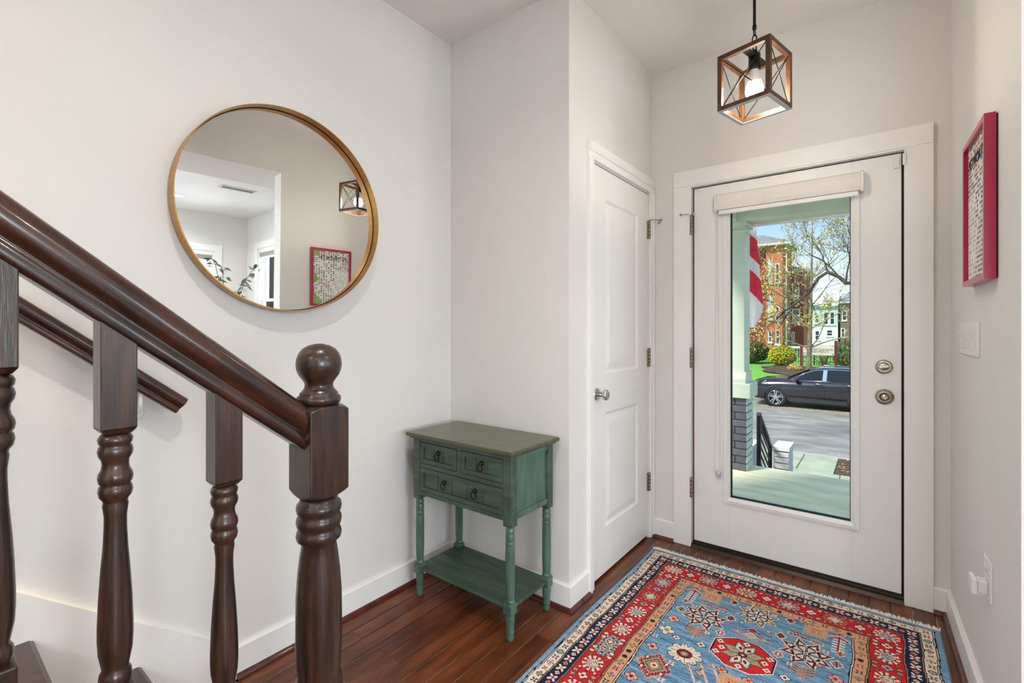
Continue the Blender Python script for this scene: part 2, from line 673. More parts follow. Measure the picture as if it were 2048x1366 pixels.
def rect_frame(mb, axis, u0, u1, w0, w1, wid, d0, d1, slope=0.0):
    """moulding frame around an opening. axis 'Y': rectangle in XZ; 'X': rectangle in YZ. d0 back, d1 front (outer edge), slope: inner edge setback"""
    def P(u, w, d):
        return (u, d, w) if axis == 'Y' else (d, u, w)
    o = [(u0 - wid, w0 - wid), (u1 + wid, w0 - wid), (u1 + wid, w1 + wid), (u0 - wid, w1 + wid)]
    h = wid * .45
    m_ = [(u0 - h, w0 - h), (u1 + h, w0 - h), (u1 + h, w1 + h), (u0 - h, w1 + h)]
    i = [(u0, w0), (u1, w0), (u1, w1), (u0, w1)]
    vs_ = [P(a, b, d0) for a, b in o] + [P(a, b, d1 + (d0 - d1) * .25) for a, b in o] + [P(a, b, d1) for a, b in m_] + [P(a, b, d1 + slope) for a, b in i] + [P(a, b, d0) for a, b in i]
    fs_ = []
    for L in range(4):
        for k in range(4):
            k2 = (k + 1) % 4
            fs_.append((L * 4 + k, L * 4 + k2, L * 4 + 4 + k2, L * 4 + 4 + k))
    mb.add(vs_, fs_)


mb = MB()
rect_frame(mb, 'Y', GX0 + .006, GX1 - .006, GZ0 + .006, GZ1 - .006, .034, DY0 + .002, DY0 - .017, .012)
gf = build('glass_frame', mb, TRIM, door)
mb = MB()
rect_frame(mb, 'Y', GX0 + .006, GX1 - .006, GZ0 + .006, GZ1 - .006, .034, DY1 - .002, DY1 + .012, -.008)
build('glass_frame', mb, TRIM, door)
mb = MB()
for (a, b, c, d) in ((GX0 + .004, GX0 + .010, GZ0 + .004, GZ1 - .004), (GX1 - .010, GX1 - .004, GZ0 + .004, GZ1 - .004), (GX0 + .004, GX1 - .004, GZ0 + .004, GZ0 + .010)):
    mb.box(a, b, 2.826, 2.842, c, d)
build('glazing_seal', mb, BLACKR, door)
build('pane', B(GX0 + .002, GX1 - .002, 2.831, 2.837, GZ0 + .002, GZ1 - .002), PANE, door)
build('door_sweep', B(-.849, .075, DY0 - .004, DY1, .010, .034), SILL, door)
# casing, jamb, weather strip, threshold
cs = MB()
cs.box(-.957, -.865, 2.779, 2.80, .001, 2.062)
cs.box(.092, .184, 2.779, 2.80, .001, 2.062)
cs.box(-.957, .184, 2.778, 2.80, 2.062, 2.151)
build('casing', cs, TRIM, door, bevel=.002)
jm = MB()
jm.box(-.872, -.858, 2.783, 2.99, 0, 2.066)
jm.box(.084, .098, 2.783, 2.99, 0, 2.066)
jm.box(-.858, .084, 2.783, 2.99, 2.055, 2.072)
build('jamb', jm, TRIM, door)
build('weatherstrip', B(-.8578, -.8475, 2.822, 2.86, .02, 2.05), DKRED, door)
build('weatherstrip', MB().box(.0755, .0838, 2.826, 2.86, .02, 2.05).box(-.858, .084, 2.826, 2.86, 2.0485, 2.0545), BLACKR, door)
th = MB()
th.prism([(2.772, 0.0005), (2.784, .016), (2.806, .018), (2.806, .024), (2.90, .020), (2.99, .004), (2.99, 0.0005)], -.858, .084, 'X')
build('threshold', th, SILL, door, bevel=.0015)


def hinge(parent, c, axis, z0, z1):
    """knuckled hinge barrel with leaf at c=(x,y)"""
    mb = MB()
    n = 5
    for k in range(n):
        a = z0 + (z1 - z0) * k / n
        b = z0 + (z1 - z0) * (k + 1) / n - .0012
        mb.lathe([(.0068, 0), (.0075, .001), (.0075, b - a - .001), (.0068, b - a)], (c[0], c[1], a), 12)
    mb.ball((c[0], c[1], z1 + .002), .0055, seg=10, rings=6)
    h = build('hinge', mb, STEELH, parent)
    if axis == 'Y':
        lf = B(c[0] - .014, c[0] + .002, c[1] + .002, c[1] + .012, z0, z1)
    else:
        lf = B(c[0] - .012, c[0] - .002, c[1] - .014, c[1] + .002, z0, z1)
    build('hinge_leaf', lf, STEELH, h)
    return h


for z in (1.837, 1.078, .339):
    hinge(door, (-.857, 2.784), 'Y', z - .055, z + .055)
hs = MB()
hs.tube([(-.856, 2.80, 1.905), (-.874, 2.772, 1.900), (-.900, 2.752, 1.897)], .0025, 6)
hs.ball((-.905, 2.749, 1.896), .008, seg=10, rings=6)
hs.box(-.862, -.846, 2.795, 2.811, 1.893, 1.915)
build('hinge_stop', hs, NICKEL, door)
RY = Matrix.Rotation(math.pi / 2, 3, 'X')       # local z -> -Y


def lathe_y(mb, prof, c, seg=28):
    return mb.lathe(prof, c, seg, RY)


db = build('deadbolt', lathe_y(MB(), [(.033, 0), (.033, .006), (.030, .010), (.022, .012), (.020, .011), (.0, .011)], (.012, DY0, 1.069)), NICKEL, door)
tt = MB()
tt.obar((.012, DY0 - .020, 1.069), (.020, 0, .0035), (0, .0085, 0), (-.0012, 0, .0068))
build('thumb_turn', tt, NICKEL, db, bevel=.003)
lk = build('lock_rose', lathe_y(MB(), [(.036, 0), (.036, .005), (.033, .009), (.028, .010), (.027, .016), (.020, .018), (.019, .014), (.0, .014)], (.014, DY0, .930)), NICKEL, door)
kt = MB()
lathe_y(kt, [(.0135, .012), (.0135, .019), (.012, .020), (.0, .020)], (.014, DY0, .930), 20)
kt.obar((.014, DY0 - .022, .930), (.0095, 0, 0), (0, .003, 0), (0, 0, .0025))
build('key_turn', kt, NICKEL, lk)
build('strike_plate', B(.0838, .0865, 2.786, 2.806, .905, .958), STEELH, door)

# contact sensor on the upper corner of the door
cst = thing('contact_sensor', 'small white alarm sensor at the top corner of the front door', 'sensor', (.06, DY0, 1.985))
build('sensor_body', B(.047, .068, DY0 - .010, DY0, 1.980, 2.036), WHITEP, cst, bevel=.002)
build('magnet', B(.078, .0915, 2.773, 2.783, 1.985, 2.036), WHITEP, cst, bevel=.002)

# roller blind
bl = thing('roller_blind', 'white roller blind cassette rolled up above the door glass', 'blind', (-.39, DY0, 1.87))
pr = [(2.812, 1.895), (2.812, 1.985), (2.775, 1.985), (2.757, 1.976), (2.750, 1.955), (2.752, 1.915), (2.758, 1.895)]
build('cassette', MB().prism(pr, -.712, -.074, 'X'), BLIND, bl, bevel=.002)
pe = [(2.812, 1.888), (2.812, 1.989), (2.774, 1.989), (2.754, 1.979), (2.746, 1.956), (2.748, 1.912), (2.755, 1.888)]
build('end_cap', MB().prism(pe, -.7235, -.712, 'X'), WHITEP, bl, bevel=.002)
build('end_cap', MB().prism(pe, -.074, -.0625, 'X'), WHITEP, bl, bevel=.002)
build('bottom_bar', MB().prism([(2.765, 1.872), (2.783, 1.872), (2.785, 1.894), (2.763, 1.894)], -.705, -.082, 'X'), TRIM, bl, bevel=.003)
bc = MB()
for (xx, yy, z0, z1, sl) in ((-.7175, 2.781, .455, 1.888, -.010), (-.7175, 2.796, .455, 1.888, .016)):
    k = int((z1 - z0) / .0068)
    for i in range(k):
        t = i / (k - 1)
        bc.ball((xx + sl * (1 - t), yy - .004 * (1 - t), z0 + (z1 - z0) * t), .0026, seg=5, rings=4)
ch = build('bead_chain', bc, WHITEP, bl)
ch['kind'] = 'stuff'
tn = MB()
tn.lathe([(.0, -.006), (.013, -.006), (.0145, 0), (.013, .006), (.0, .006)], (-.7135, 2.797, .442), 16, RY)
tn.box(-.7215, -.7055, 2.794, 2.8118, .412, .440)
build('chain_tensioner', tn, mat('clear_plastic', (205, 203, 198), 0.15, spec=0.6), bl)

# ------------------------------------------------------------------ closet door
cl = thing('door_2', 'white two panel closet door with a polished round knob', 'door', (-1.11, 2.40, 0), kind='structure')
CX = -1.101
YA, YB, ZA, ZB = 2.046, 2.748, .016, 2.046
ps = [(2.195, 2.602, .245, .822), (2.195, 2.602, 1.018, 1.897)]
mb = MB()
mb.box(-1.136, CX - .012, YA, YB, ZA, ZB)
ys = [YA, 2.195, 2.602, YB]
zs = [ZA, .245, .822, 1.018, 1.897, ZB]
for i in range(3):
    for j in range(5):
        if i == 1 and j in (1, 3):
            continue
        mb.box(CX - .012, CX, ys[i], ys[i + 1], zs[j], zs[j + 1])
build('slab', mb, DOORP, cl)
for (y0, y1, z0, z1) in ps:
    mb = MB()

    def rl(d, xx):
        return [(xx, y0 + d, z0 + d), (xx, y1 - d, z0 + d), (xx, y1 - d, z1 - d), (xx, y0 + d, z1 - d)]
    loops = [rl(0, CX), rl(.008, CX - .006), rl(.014, CX - .0085), rl(.020, CX - .0085), rl(.052, CX - .0025), rl(.054, CX - .0022)]
    vs_ = [p for l in loops for p in l]
    fs_ = [(L * 4 + k, L * 4 + (k + 1) % 4, L * 4 + 4 + (k + 1) % 4, L * 4 + 4 + k) for L in range(len(loops) - 1) for k in range(4)]
    fs_.append(tuple((len(loops) - 1) * 4 + k for k in range(4)))
    mb.add(vs_, fs_)
    build('panel', mb, DOORP, cl)
cs = MB()
cs.prism([(-1.094, 1.987), (-1.072, 1.987), (-1.072, 2.012), (-1.079, 2.016), (-1.079, 2.040), (-1.094, 2.040)], .001, 2.054)
cs.prism([(-1.094, 2.754), (-1.079, 2.754), (-1.079, 2.774), (-1.072, 2.778), (-1.072, 2.7985), (-1.094, 2.7985)], .001, 2.054)
cs.prism([(-1.094, 2.054), (-1.079, 2.054), (-1.079, 2.086), (-1.072, 2.090), (-1.072, 2.134), (-1.094, 2.134)], 1.987, 2.7985, 'Y')
build('casing', cs, TRIM, cl, bevel=.002)
build('jamb', MB().box(-1.213, -1.095, 2.0335, 2.0405, 0, 2.052).box(-1.213, -1.095, 2.7525, 2.7585, 0, 2.052).box(-1.213, -1.095, 2.0405, 2.7525, 2.0495, 2.0565), TRIM, cl)
RX = Matrix.Rotation(math.pi / 2, 3, 'Y')       # local z -> +X
kb = build('rose', MB().lathe([(.031, 0), (.031, .003), (.028, .006), (.018, .010), (.0145, .012)], (CX, 2.103, .925), 28, RX), CHROME, cl)
build('knob', MB().lathe([(.011, .010), (.011, .030), (.016, .034), (.025, .040), (.027, .048), (.026, .055), (.021, .060), (.013, .061), (.012, .059), (.0, .059)], (CX, 2.103, .925), 28, RX), CHROME, kb)
for z in (1.835, 1.073, .334):
    hinge(cl, (-1.091, 2.7505), 'X', z - .052, z + .052)
hs = MB()
hs.tube([(-1.088, 2.752, 1.895), (-1.05, 2.766, 1.892), (-1.035, 2.772, 1.890)], .003, 6)
hs.ball((-1.030, 2.774, 1.890), .008, seg=10, rings=6)
hs.tube([(-1.035, 2.77, 1.890), (-1.030, 2.745, 1.872)], .003, 6)
hs.ball((-1.029, 2.742, 1.868), .008, seg=10, rings=6)
build('hinge_stop', hs, NICKEL, cl)


# ------------------------------------------------------------------ round mirror
def ring(mb, prof, c, M, seg=96):
    """closed profile (radius, height) swept round"""
    n = len(prof)
    sm = mb.smooth
    mb.smooth = True
    vs_ = []
    for k in range(seg):
        a = 2 * math.pi * k / seg
        for (rr, z) in prof:
            p = M @ Vector((rr * math.cos(a), rr * math.sin(a), z))
            vs_.append((c[0] + p.x, c[1] + p.y, c[2] + p.z))
    fs_ = []
    for k in range(seg):
        k2 = (k + 1) % seg
        for i in range(n):
            j = (i + 1) % n
            fs_.append((k * n + i, k2 * n + i, k2 * n + j, k * n + j))
    mb.add(vs_, fs_)
    mb.smooth = sm
    return mb


nv = Vector((0.99905, -0.0419, -0.0122)).normalized()
e1 = Vector((0, 0, 1)).cross(nv).normalized()
e2 = nv.cross(e1)
MM = Matrix((e1, e2, nv)).transposed()
mc = (-1.785, .915, 1.69)
mir = thing('round_mirror', 'large round mirror in a deep thin bronze metal rim on the stair wall', 'mirror', (mc[0], mc[1], mc[2] - .38))
R_ = .3775
fo = build('frame', ring(MB(), [(R_, -.024), (R_, .036), (R_ - .0035, .036), (R_ - .0035, -.024)], mc, MM), GOLD, mir)
for p in fo.data.polygons:
    p.use_smooth = False
build('backing', MB().lathe([(R_ - .004, -.022), (R_ - .004, -.003)], mc, 96, MM), BLACKM, mir)
gmb = MB().lathe([(R_ - .0036, -.0028), (R_ - .0036, 0.0)], mc, 96, MM)
g = build('glass', gmb, MIRROR, mir)
for p in g.data.polygons:
    p.use_smooth = False

build('edge_seal', ring(MB(), [(R_ - .0036, .0001), (R_ - .0036, .0030), (R_ - .0062, .0001)], mc, MM), BLACKM, mir)

# ------------------------------------------------------------------ pendant lantern
pc = Vector((-.380, 2.000, 0))
ang = math.radians(13)
pa = Vector((math.sin(ang), math.cos(ang), 0))
pb = Vector((-math.cos(ang), math.sin(ang), 0))
hw, bt, zb, zt = .0965, .0165, 2.077, 2.288
pend = thing('pendant_light', 'open wooden cube pendant lantern with crossed wires and a lit bulb', 'pendant lamp', (pc.x, pc.y, zb))


def PP(i, j, z):
    v = pc + pa * i + pb * j
    return Vector((v.x, v.y, z))


k = hw - bt / 2
for (i, j) in ((1, 1), (1, -1), (-1, 1), (-1, -1)):
    mb = MB()
    mb.obar(PP(i * k, j * k, (zb + zt) / 2), pa * bt / 2, pb * bt / 2, Vector((0, 0, (zt - zb) / 2)))
    build('frame_bar', mb, PWOOD, pend, bevel=.0012)
for z in (zb + bt / 2, zt - bt / 2):
    for s in (1, -1):
        mb = MB()
        mb.obar(PP(0, s * k, z), pa * (hw - bt), pb * bt / 2, Vector((0, 0, bt / 2)))
        build('frame_bar', mb, PWOOD, pend, bevel=.0012)
        mb = MB()
        mb.obar(PP(s * k, 0, z), pa * bt / 2, pb * (hw - bt), Vector((0, 0, bt / 2)))
        build('frame_bar', mb, PWOOD, pend, bevel=.0012)
q = hw - bt
for s in (1, -1):
    for t in (1, -1):
        build('cross_wire', MB().tube([PP(-q, s * k, zb + bt if t > 0 else zt - bt), PP(q, s * k, zt - bt if t > 0 else zb + bt)], .0016, 6), BLACKM, pend)
        build('cross_wire', MB().tube([PP(s * k, -q, zb + bt if t > 0 else zt - bt), PP(s * k, q, zt - bt if t > 0 else zb + bt)], .0016, 6), BLACKM, pend)
PALE = mat('lantern_painted_sheen', (196, 200, 204), .45, var=.03, scale=20)  # pale strips: daylight sheen painted under the lantern's bottom bars
for s in (1, -1):
    mb = MB()
    mb.obar(PP(0, s * k, zb - .0008), pa * (hw - .0006), pb * (bt / 2 - .0006), Vector((0, 0, .0008)))
    build('base_sheen', mb, PALE, pend)
    mb = MB()
    mb.obar(PP(s * k, 0, zb - .0008), pa * (bt / 2 - .0006), pb * (hw - bt - .0002), Vector((0, 0, .0008)))
    build('base_sheen', mb, PALE, pend)
mb = MB()
mb.obar(PP(0, 0, zt - .008), pa * q, pb * .012, Vector((0, 0, .0035)))
build('cross_strap', mb, BLACKM, pend)
so = MB().lathe([(.008, .022), (.011, .018), (.011, .010), (.021, .004), (.021, -.052), (.019, -.056), (.016, -.056)], PP(0, 0, zt - .004), 20)
build('socket', so, BLACKM, pend)
bu = build('bulb', MB().lathe([(.0155, .045), (.017, .035), (.021, .014), (.028, -.004), (.0315, -.020), (.0305, -.036), (.022, -.049), (.010, -.054), (.001, -.055)], PP(0, 0, zt - .112), 24), BULB, pend)
build('bulb_collar', MB().lathe([(.0135, .056), (.0165, .050), (.0195, .022), (.0245, .004), (.024, .002)], PP(0, 0, zt - .110), 24), BULBB, bu)


def loop(c, ax, ay, rx, ry, n=20):
    return [Vector(c) + Vector(ax) * rx * math.cos(2 * math.pi * i / n) + Vector(ay) * ry * math.sin(2 * math.pi * i / n) for i in range(n)]


cm = MB()
cm.tube(loop(PP(0, 0, zt + .031), pa, (0, 0, 1), .015, .017), .0026, 8, True)
build('hanging_loop', cm, BLACKM, pend)
cm = MB()
cm.tube(loop(PP(0, 0, zt + .060), pb, (0, 0, 1), .008, .016), .0022, 8, True)
build('chain_link', cm, BLACKM, pend)
cm = MB()
cm.tube(loop(PP(0, 0, zt + .084), pa, (0, 0, 1), .007, .012), .0022, 8, True)
build('chain_link', cm, BLACKM, pend)
build('rod', MB().lathe([(.004, .094), (.0075, .097), (.0075, .110), (.0055, .113), (.0055, ZC - zt - .01)], PP(0, 0, zt), 16), BLACKM, pend)
build('canopy', MB().lathe([(.012, -.028), (.03, -.024), (.058, -.014), (.062, -.004), (.062, -.0005)], PP(0, 0, ZC), 32), BLACKM, pend)

# ------------------------------------------------------------------ stairs
NOS = [.469, .232] + [.232 - .25 * i for i in range(1, 12)]
RISE = .204
st = thing('staircase', 'flight of dark wooden stairs climbing along the mirror wall', 'stairs', (-1.35, .2, 0), kind='structure')
for k, y in enumerate(NOS):
    z = RISE * (k + 1)
    nxt = NOS[k + 1] if k + 1 < len(NOS) else y - .25
    mb = MB().prism([(nxt - .03, z - .028), (y - .012, z - .028), (y - .003, z - .023), (y, z - .014), (y - .003, z - .005), (y - .012, z), (nxt - .03, z)], -1.811, -.862, 'X')
    build('tread', mb, OAKR, st)
    build('riser', B(-1.811, -.885, y - .045, y - .026, RISE * k, z - .028), TRIM, st)
pts = [(NOS[0] - .045, 0), (NOS[0] - .045, RISE - .03)]
for k in range(1, len(NOS)):
    pts += [(NOS[k] - .045, RISE * k - .03), (NOS[k] - .045, RISE * (k + 1) - .03)]
pts += [(NOS[-1] - .30, RISE * len(NOS) - .03), (NOS[-1] - .30, 0)]
build('stair_stringer', MB().prism(pts, -.905, -.885, 'X'), TRIM, st)
# skirt board on the wall
sk = lambda y: .112 + .80 * (.743 - y)
build('wall_skirt', MB().prism([(.743, 0), (.743, BH), (-2.4, sk(-2.4)), (-2.4, sk(-2.4) - .6), (.40, 0)], -1.83, -1.811, 'X'), TRIM, st)

bal = thing('stair_balustrade', 'dark oak stair railing with turned balusters and ball topped newel post', 'railing', (-.92, .537, 0))
NX, NY, NW = -.92, .537, .085
nw = MB()
nw.lathe([(.030, .42), (.038, .43), (.044, .445), (.044, .462), (.037, .474), (.037, .482), (.0445, .492), (.046, .507), (.0445, .524), (.040, .533), (.042, .545), (.0452, .60), (.0452, .64), (.0445, .70), (.0415, .745), (.037, .785), (.034, .803), (.036, .811), (.0425, .815), (.0445, .823), (.0425, .832), (.0395, .836), (.043, .844), (.0445, .852), (.043, .860), (.0395, .865), (.043, .871), (.0445, .879), (.043, .887), (.037, .893), (.037, .90)], (NX, NY, 0), 40)
build('newel_shaft', nw, OAK, bal)
h = NW / 2
arch = [(NX - h, .915), (NX - h * .6, .903), (NX - h * .2, .896), (NX + h * .2, .896), (NX + h * .6, .903), (NX + h, .915)]
top_ = [(NX + h, 1.083), (NX + h * .85, 1.091), (NX + h * .5, 1.097), (NX, 1.099), (NX - h * .5, 1.097), (NX - h * .85, 1.091), (NX - h, 1.083)]
lo_, hi_ = [], []
nb = MB()
# square block, arched at top and bottom on every side (intersection approximated by a grid)
G = 10
gz0 = [[0] * (G + 1) for _ in range(G + 1)]
vs_, fs_ = [], []


def arcz(u):
    return 1 - u * u


for s in (0, 1):
    for i in range(G + 1):
        for j in range(G + 1):
            a, b = -1 + 2 * i / G, -1 + 2 * j / G
            w = min(arcz(a) + 0.0, 1) if abs(a) > abs(b) else min(arcz(b), 1)
            w = (arcz(a) + arcz(b)) / 2
            z = 1.081 + .017 * w if s else .917 - .022 * w
            vs_.append((NX + a * h, NY + b * h, z))
N1 = (G + 1) ** 2
for i in range(G):
    for j in range(G):
        p = i * (G + 1) + j
        fs_.append((p, p + 1, p + G + 2, p + G + 1))
        fs_.append((N1 + p, N1 + p + G + 1, N1 + p + G + 2, N1 + p + 1))
for i in range(G):
    for (p, q_) in ((i * (G + 1), (i + 1) * (G + 1)), ((i + 1) * (G + 1) + G, i * (G + 1) + G), ):
        fs_.append((p, q_, N1 + q_, N1 + p))
    for (p, q_) in ((i + 1, i), (G * (G + 1) + i, G * (G + 1) + i + 1)):
        fs_.append((p, q_, N1 + q_, N1 + p))
nb.add(vs_, fs_)
build('newel_block', nb, OAK, bal, bevel=.0025)
fi = MB().lathe([(.030, 1.090), (.041, 1.094), (.0432, 1.100), (.0425, 1.107), (.037, 1.111), (.038, 1.114), (.034, 1.118), (.029, 1.124), (.0275, 1.130), (.0285, 1.136), (.033, 1.143), (.0395, 1.152), (.0435, 1.163), (.0448, 1.173), (.0435, 1.185), (.0395, 1.196), (.032, 1.2055), (.021, 1.212), (.008, 1.2155), (.001, 1.216)], (NX, NY, 0), 40)
build('ball_finial', fi, OAK, bal)
build('newel_base', B(NX - h, NX + h, NY - h, NY + h, 0.0005, .43), OAK, bal, bevel=.004)


def rail_section(cx_, s):
    a = [(.0, 0), (.014, -.001), (.023, -.006), (.030, -.016), (.0335, -.030), (.032, -.044), (.027, -.055), (.0225, -.060), (.0215, -.064), (.0245, -.069), (.0255, -.086), (.022, -.092)]
    return [(cx_ + p[0] * s, p[1] * s) for p in a] + [(cx_ - p[0] * s, p[1] * s) for p in reversed(a[1:])]


def sweep_rail(mb, sec, ys_, zf, lean=0.0):
    mb.smooth = True
    n = len(sec)
    vs_, fs_ = [], []
    for y in ys_:
        for (xx, dz) in sec:
            yy = y + lean * dz
            vs_.append((xx, yy, zf(yy) + dz))
    for i in range(len(ys_) - 1):
        for k_ in range(n):
            k2 = (k_ + 1) % n
            fs_.append((i * n + k_, i * n + k2, (i + 1) * n + k2, (i + 1) * n + k_))
    mb.add(vs_, fs_)
    mb.smooth = False
    mb.add([vs_[i] for i in range(n)], [tuple(range(n - 1, -1, -1))])
    mb.add(vs_[-n:], [tuple(range(n))])
    return mb


railz = lambda y: 1.100 + .80 * (.4945 - y)
ho = build('handrail', sweep_rail(MB(), rail_section(NX, 1.0), [.4945 - i * (2.6 / 12) for i in range(13)], railz), OAKR, bal)
bprof = [(.0150, .0), (.0185, -.002), (.0216, -.008), (.0205, -.015), (.0185, -.017), (.0205, -.021), (.0218, -.027), (.0205, -.034), (.0172, -.040), (.0164, -.047), (.0175, -.054), (.0205, -.060), (.0218, -.067), (.0205, -.074), (.0180, -.0765), (.0200, -.080), (.0213, -.087), (.0198, -.095), (.0160, -.100), (.0150, -.104), (.0160, -.108), (.0140, -.125), (.0140, -.140), (.0152, -.170), (.0182, -.210), (.0205, -.250), (.0218, -.290), (.0218, -.310), (.0208, -.330), (.0172, -.350), (.0162, -.356), (.0195, -.362), (.0205, -.370), (.0190, -.378), (.0165, -.382), (.0165, -.388)]
BW = .022
bys = [(.357, 0), (.205, 1), (.078, 1), (-.065, 2), (-.19, 2), (-.315, 3), (-.44, 3), (-.565, 4), (-.69, 4), (-.815, 5), (-.94, 5), (-1.065, 6)]
for (y, k_) in bys:
    zr = railz(y) - .092                      # underside of the rail here
    zblk = .971 + .775 * (.357 - y)           # bottom of the top block
    z0 = RISE * (k_ + 1)
    b_ = MB()
    b_.prism([(NX - BW, y - BW), (NX + BW, y - BW), (NX + BW, y + BW), (NX - BW, y + BW)], zblk + .008, zr + .022)
    n0 = len(b_.v)
    b_.add([(NX - BW, y - BW, zblk + .008), (NX + BW, y - BW, zblk + .008), (NX + BW, y + BW, zblk + .008), (NX - BW, y + BW, zblk + .008),
            (NX - BW * .75, y - BW * .75, zblk), (NX + BW * .75, y - BW * .75, zblk), (NX + BW * .75, y + BW * .75, zblk), (NX - BW * .75, y + BW * .75, zblk)],
           [(0, 1, 5, 4), (1, 2, 6, 5), (2, 3, 7, 6), (3, 0, 4, 7), (4, 5, 6, 7)])
    ob = build('baluster', b_, OAK, bal, bevel=.0015)
    build('turning', MB().lathe([(r0, zblk + z_) for (r0, z_) in reversed(bprof)], (NX, y, 0), 24), OAK, ob)
    build('foot_block', B(NX - BW, NX + BW, y - BW, y + BW, z0, zblk - .384), OAK, ob, bevel=.003)

wh = thing('wall_handrail', 'dark oak handrail fixed to the wall beside the stairs', 'handrail', (-1.77, .5, .95))
wz = lambda y: 1.022 + .82 * (.575 - y)
build('rail', sweep_rail(MB(), rail_section(-1.768, .76), [.575 - i * (2.6 / 12) for i in range(13)], wz, .5), OAKR, wh)
for y in (.455, -.9, -1.9):
    br = MB()
    br.tube([(-1.83, y, wz(y) - .135), (-1.80, y, wz(y) - .130), (-1.772, y, wz(y) - .110), (-1.768, y, wz(y) - .069)], .006, 8)
    br.lathe([(.024, 0), (.024, .004), (.016, .008)], (-1.83, y, wz(y) - .135), 16, RX)
    build('bracket', br, TRIM, wh)

# ------------------------------------------------------------------ green console table
TX0, TX1, TY0, TY1, TZ = -1.757, -1.128, 1.458, 1.808, .765
tb = thing('console_table', 'small green painted console table with three drawers and low shelf', 'table', ((TX0 + TX1) / 2, (TY0 + TY1) / 2, 0))
build('tabletop', B(TX0, TX1, TY0, TY1, TZ - .018, TZ), GREENTOP, tb, bevel=.006, seg=3)
build('top_moulding', B(TX0 + .014, TX1 - .014, TY0 + .014, TY1 - .006, TZ - .027, TZ - .018), GREEN, tb, bevel=.003)
PX0, PX1, PY0, PY1 = TX0 + .030, TX1 - .022, TY0 + .024, TY1 - .022       # outer case
PT = .042                                                                # post size
zc0, zc1 = .480, TZ - .027
for (a, b) in ((PX0, PY0), (PX1 - PT, PY0), (PX0, PY1 - PT), (PX1 - PT, PY1 - PT)):
    lg = build('leg', B(a, a + PT, b, b + PT, .458, zc1), GREEN, tb, bevel=.003)
    cx_, cy_ = a + PT / 2, b + PT / 2
    lp = [(.0120, .0005), (.0150, .004), (.0165, .014), (.0160, .022), (.0140, .027), (.0165, .031), (.0170, .036), (.0155, .040), (.0165, .060), (.0192, .090), (.0195, .098), (.0175, .103), (.0175, .108)]
    build('foot_turning', MB().lathe(lp, (cx_, cy_, 0), 24), GREENLIT, lg)
    build('shelf_block', B(cx_ - PT / 2, cx_ + PT / 2, cy_ - PT / 2, cy_ + PT / 2, .108, .152), GREENLIT, lg, bevel=.004)
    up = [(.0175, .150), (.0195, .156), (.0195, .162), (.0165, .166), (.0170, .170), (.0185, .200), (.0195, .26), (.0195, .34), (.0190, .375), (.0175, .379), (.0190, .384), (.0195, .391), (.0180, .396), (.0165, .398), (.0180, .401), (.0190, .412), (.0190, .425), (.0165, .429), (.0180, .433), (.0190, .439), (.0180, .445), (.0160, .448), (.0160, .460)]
    build('leg_turning', MB().lathe(up, (cx_, cy_, 0), 24), GREENLIT, lg)
build('shelf', B(PX0 + .008, PX1 - .008, PY0 + .008, PY1 - .008, .127, .139), GREEN, tb, bevel=.003)
ix0, ix1 = PX0 + PT, PX1 - PT
build('side_panel', B(PX1 - .018, PX1 - .010, PY0 + PT, PY1 - PT, zc0 + .006, zc1), GREENLIT, tb)
build('side_panel', B(PX0 + .010, PX0 + .018, PY0 + PT, PY1 - PT, zc0 + .006, zc1), GREENLIT, tb)
build('back_panel', B(ix0, ix1, PY1 - .02, PY1 - .01, zc0, zc1), GREENLIT, tb)
for (xa, xb) in ((PX1 - .010, PX1 - .004), (PX0 + .004, PX0 + .010)):
    build('side_rail', B(xa, xb, PY0 + PT, PY1 - PT, zc0, zc0 + .024), GREENLIT, tb, bevel=.002)
    build('side_rail', B(xa, xb, PY0 + PT, PY1 - PT, zc1 - .022, zc1), GREENLIT, tb, bevel=.002)
FY = PY0 + .004
build('front_rail', B(ix0, ix1, FY, FY + .02, zc1 - .013, zc1), GREEN, tb)
build('front_rail', B(ix0, ix1, FY, FY + .02, .608, .626), GREEN, tb)
build('front_rail', MB().box(ix0, ix1, FY, FY + .02, .480, .497).box(ix0, ix1, FY - .003, FY + .01, .480, .488), GREEN, tb, bevel=.002)
midx = (ix0 + ix1) / 2
build('drawer_divider', B(midx - .011, midx + .011, FY, FY + .02, .626, zc1 - .013), GREEN, tb)


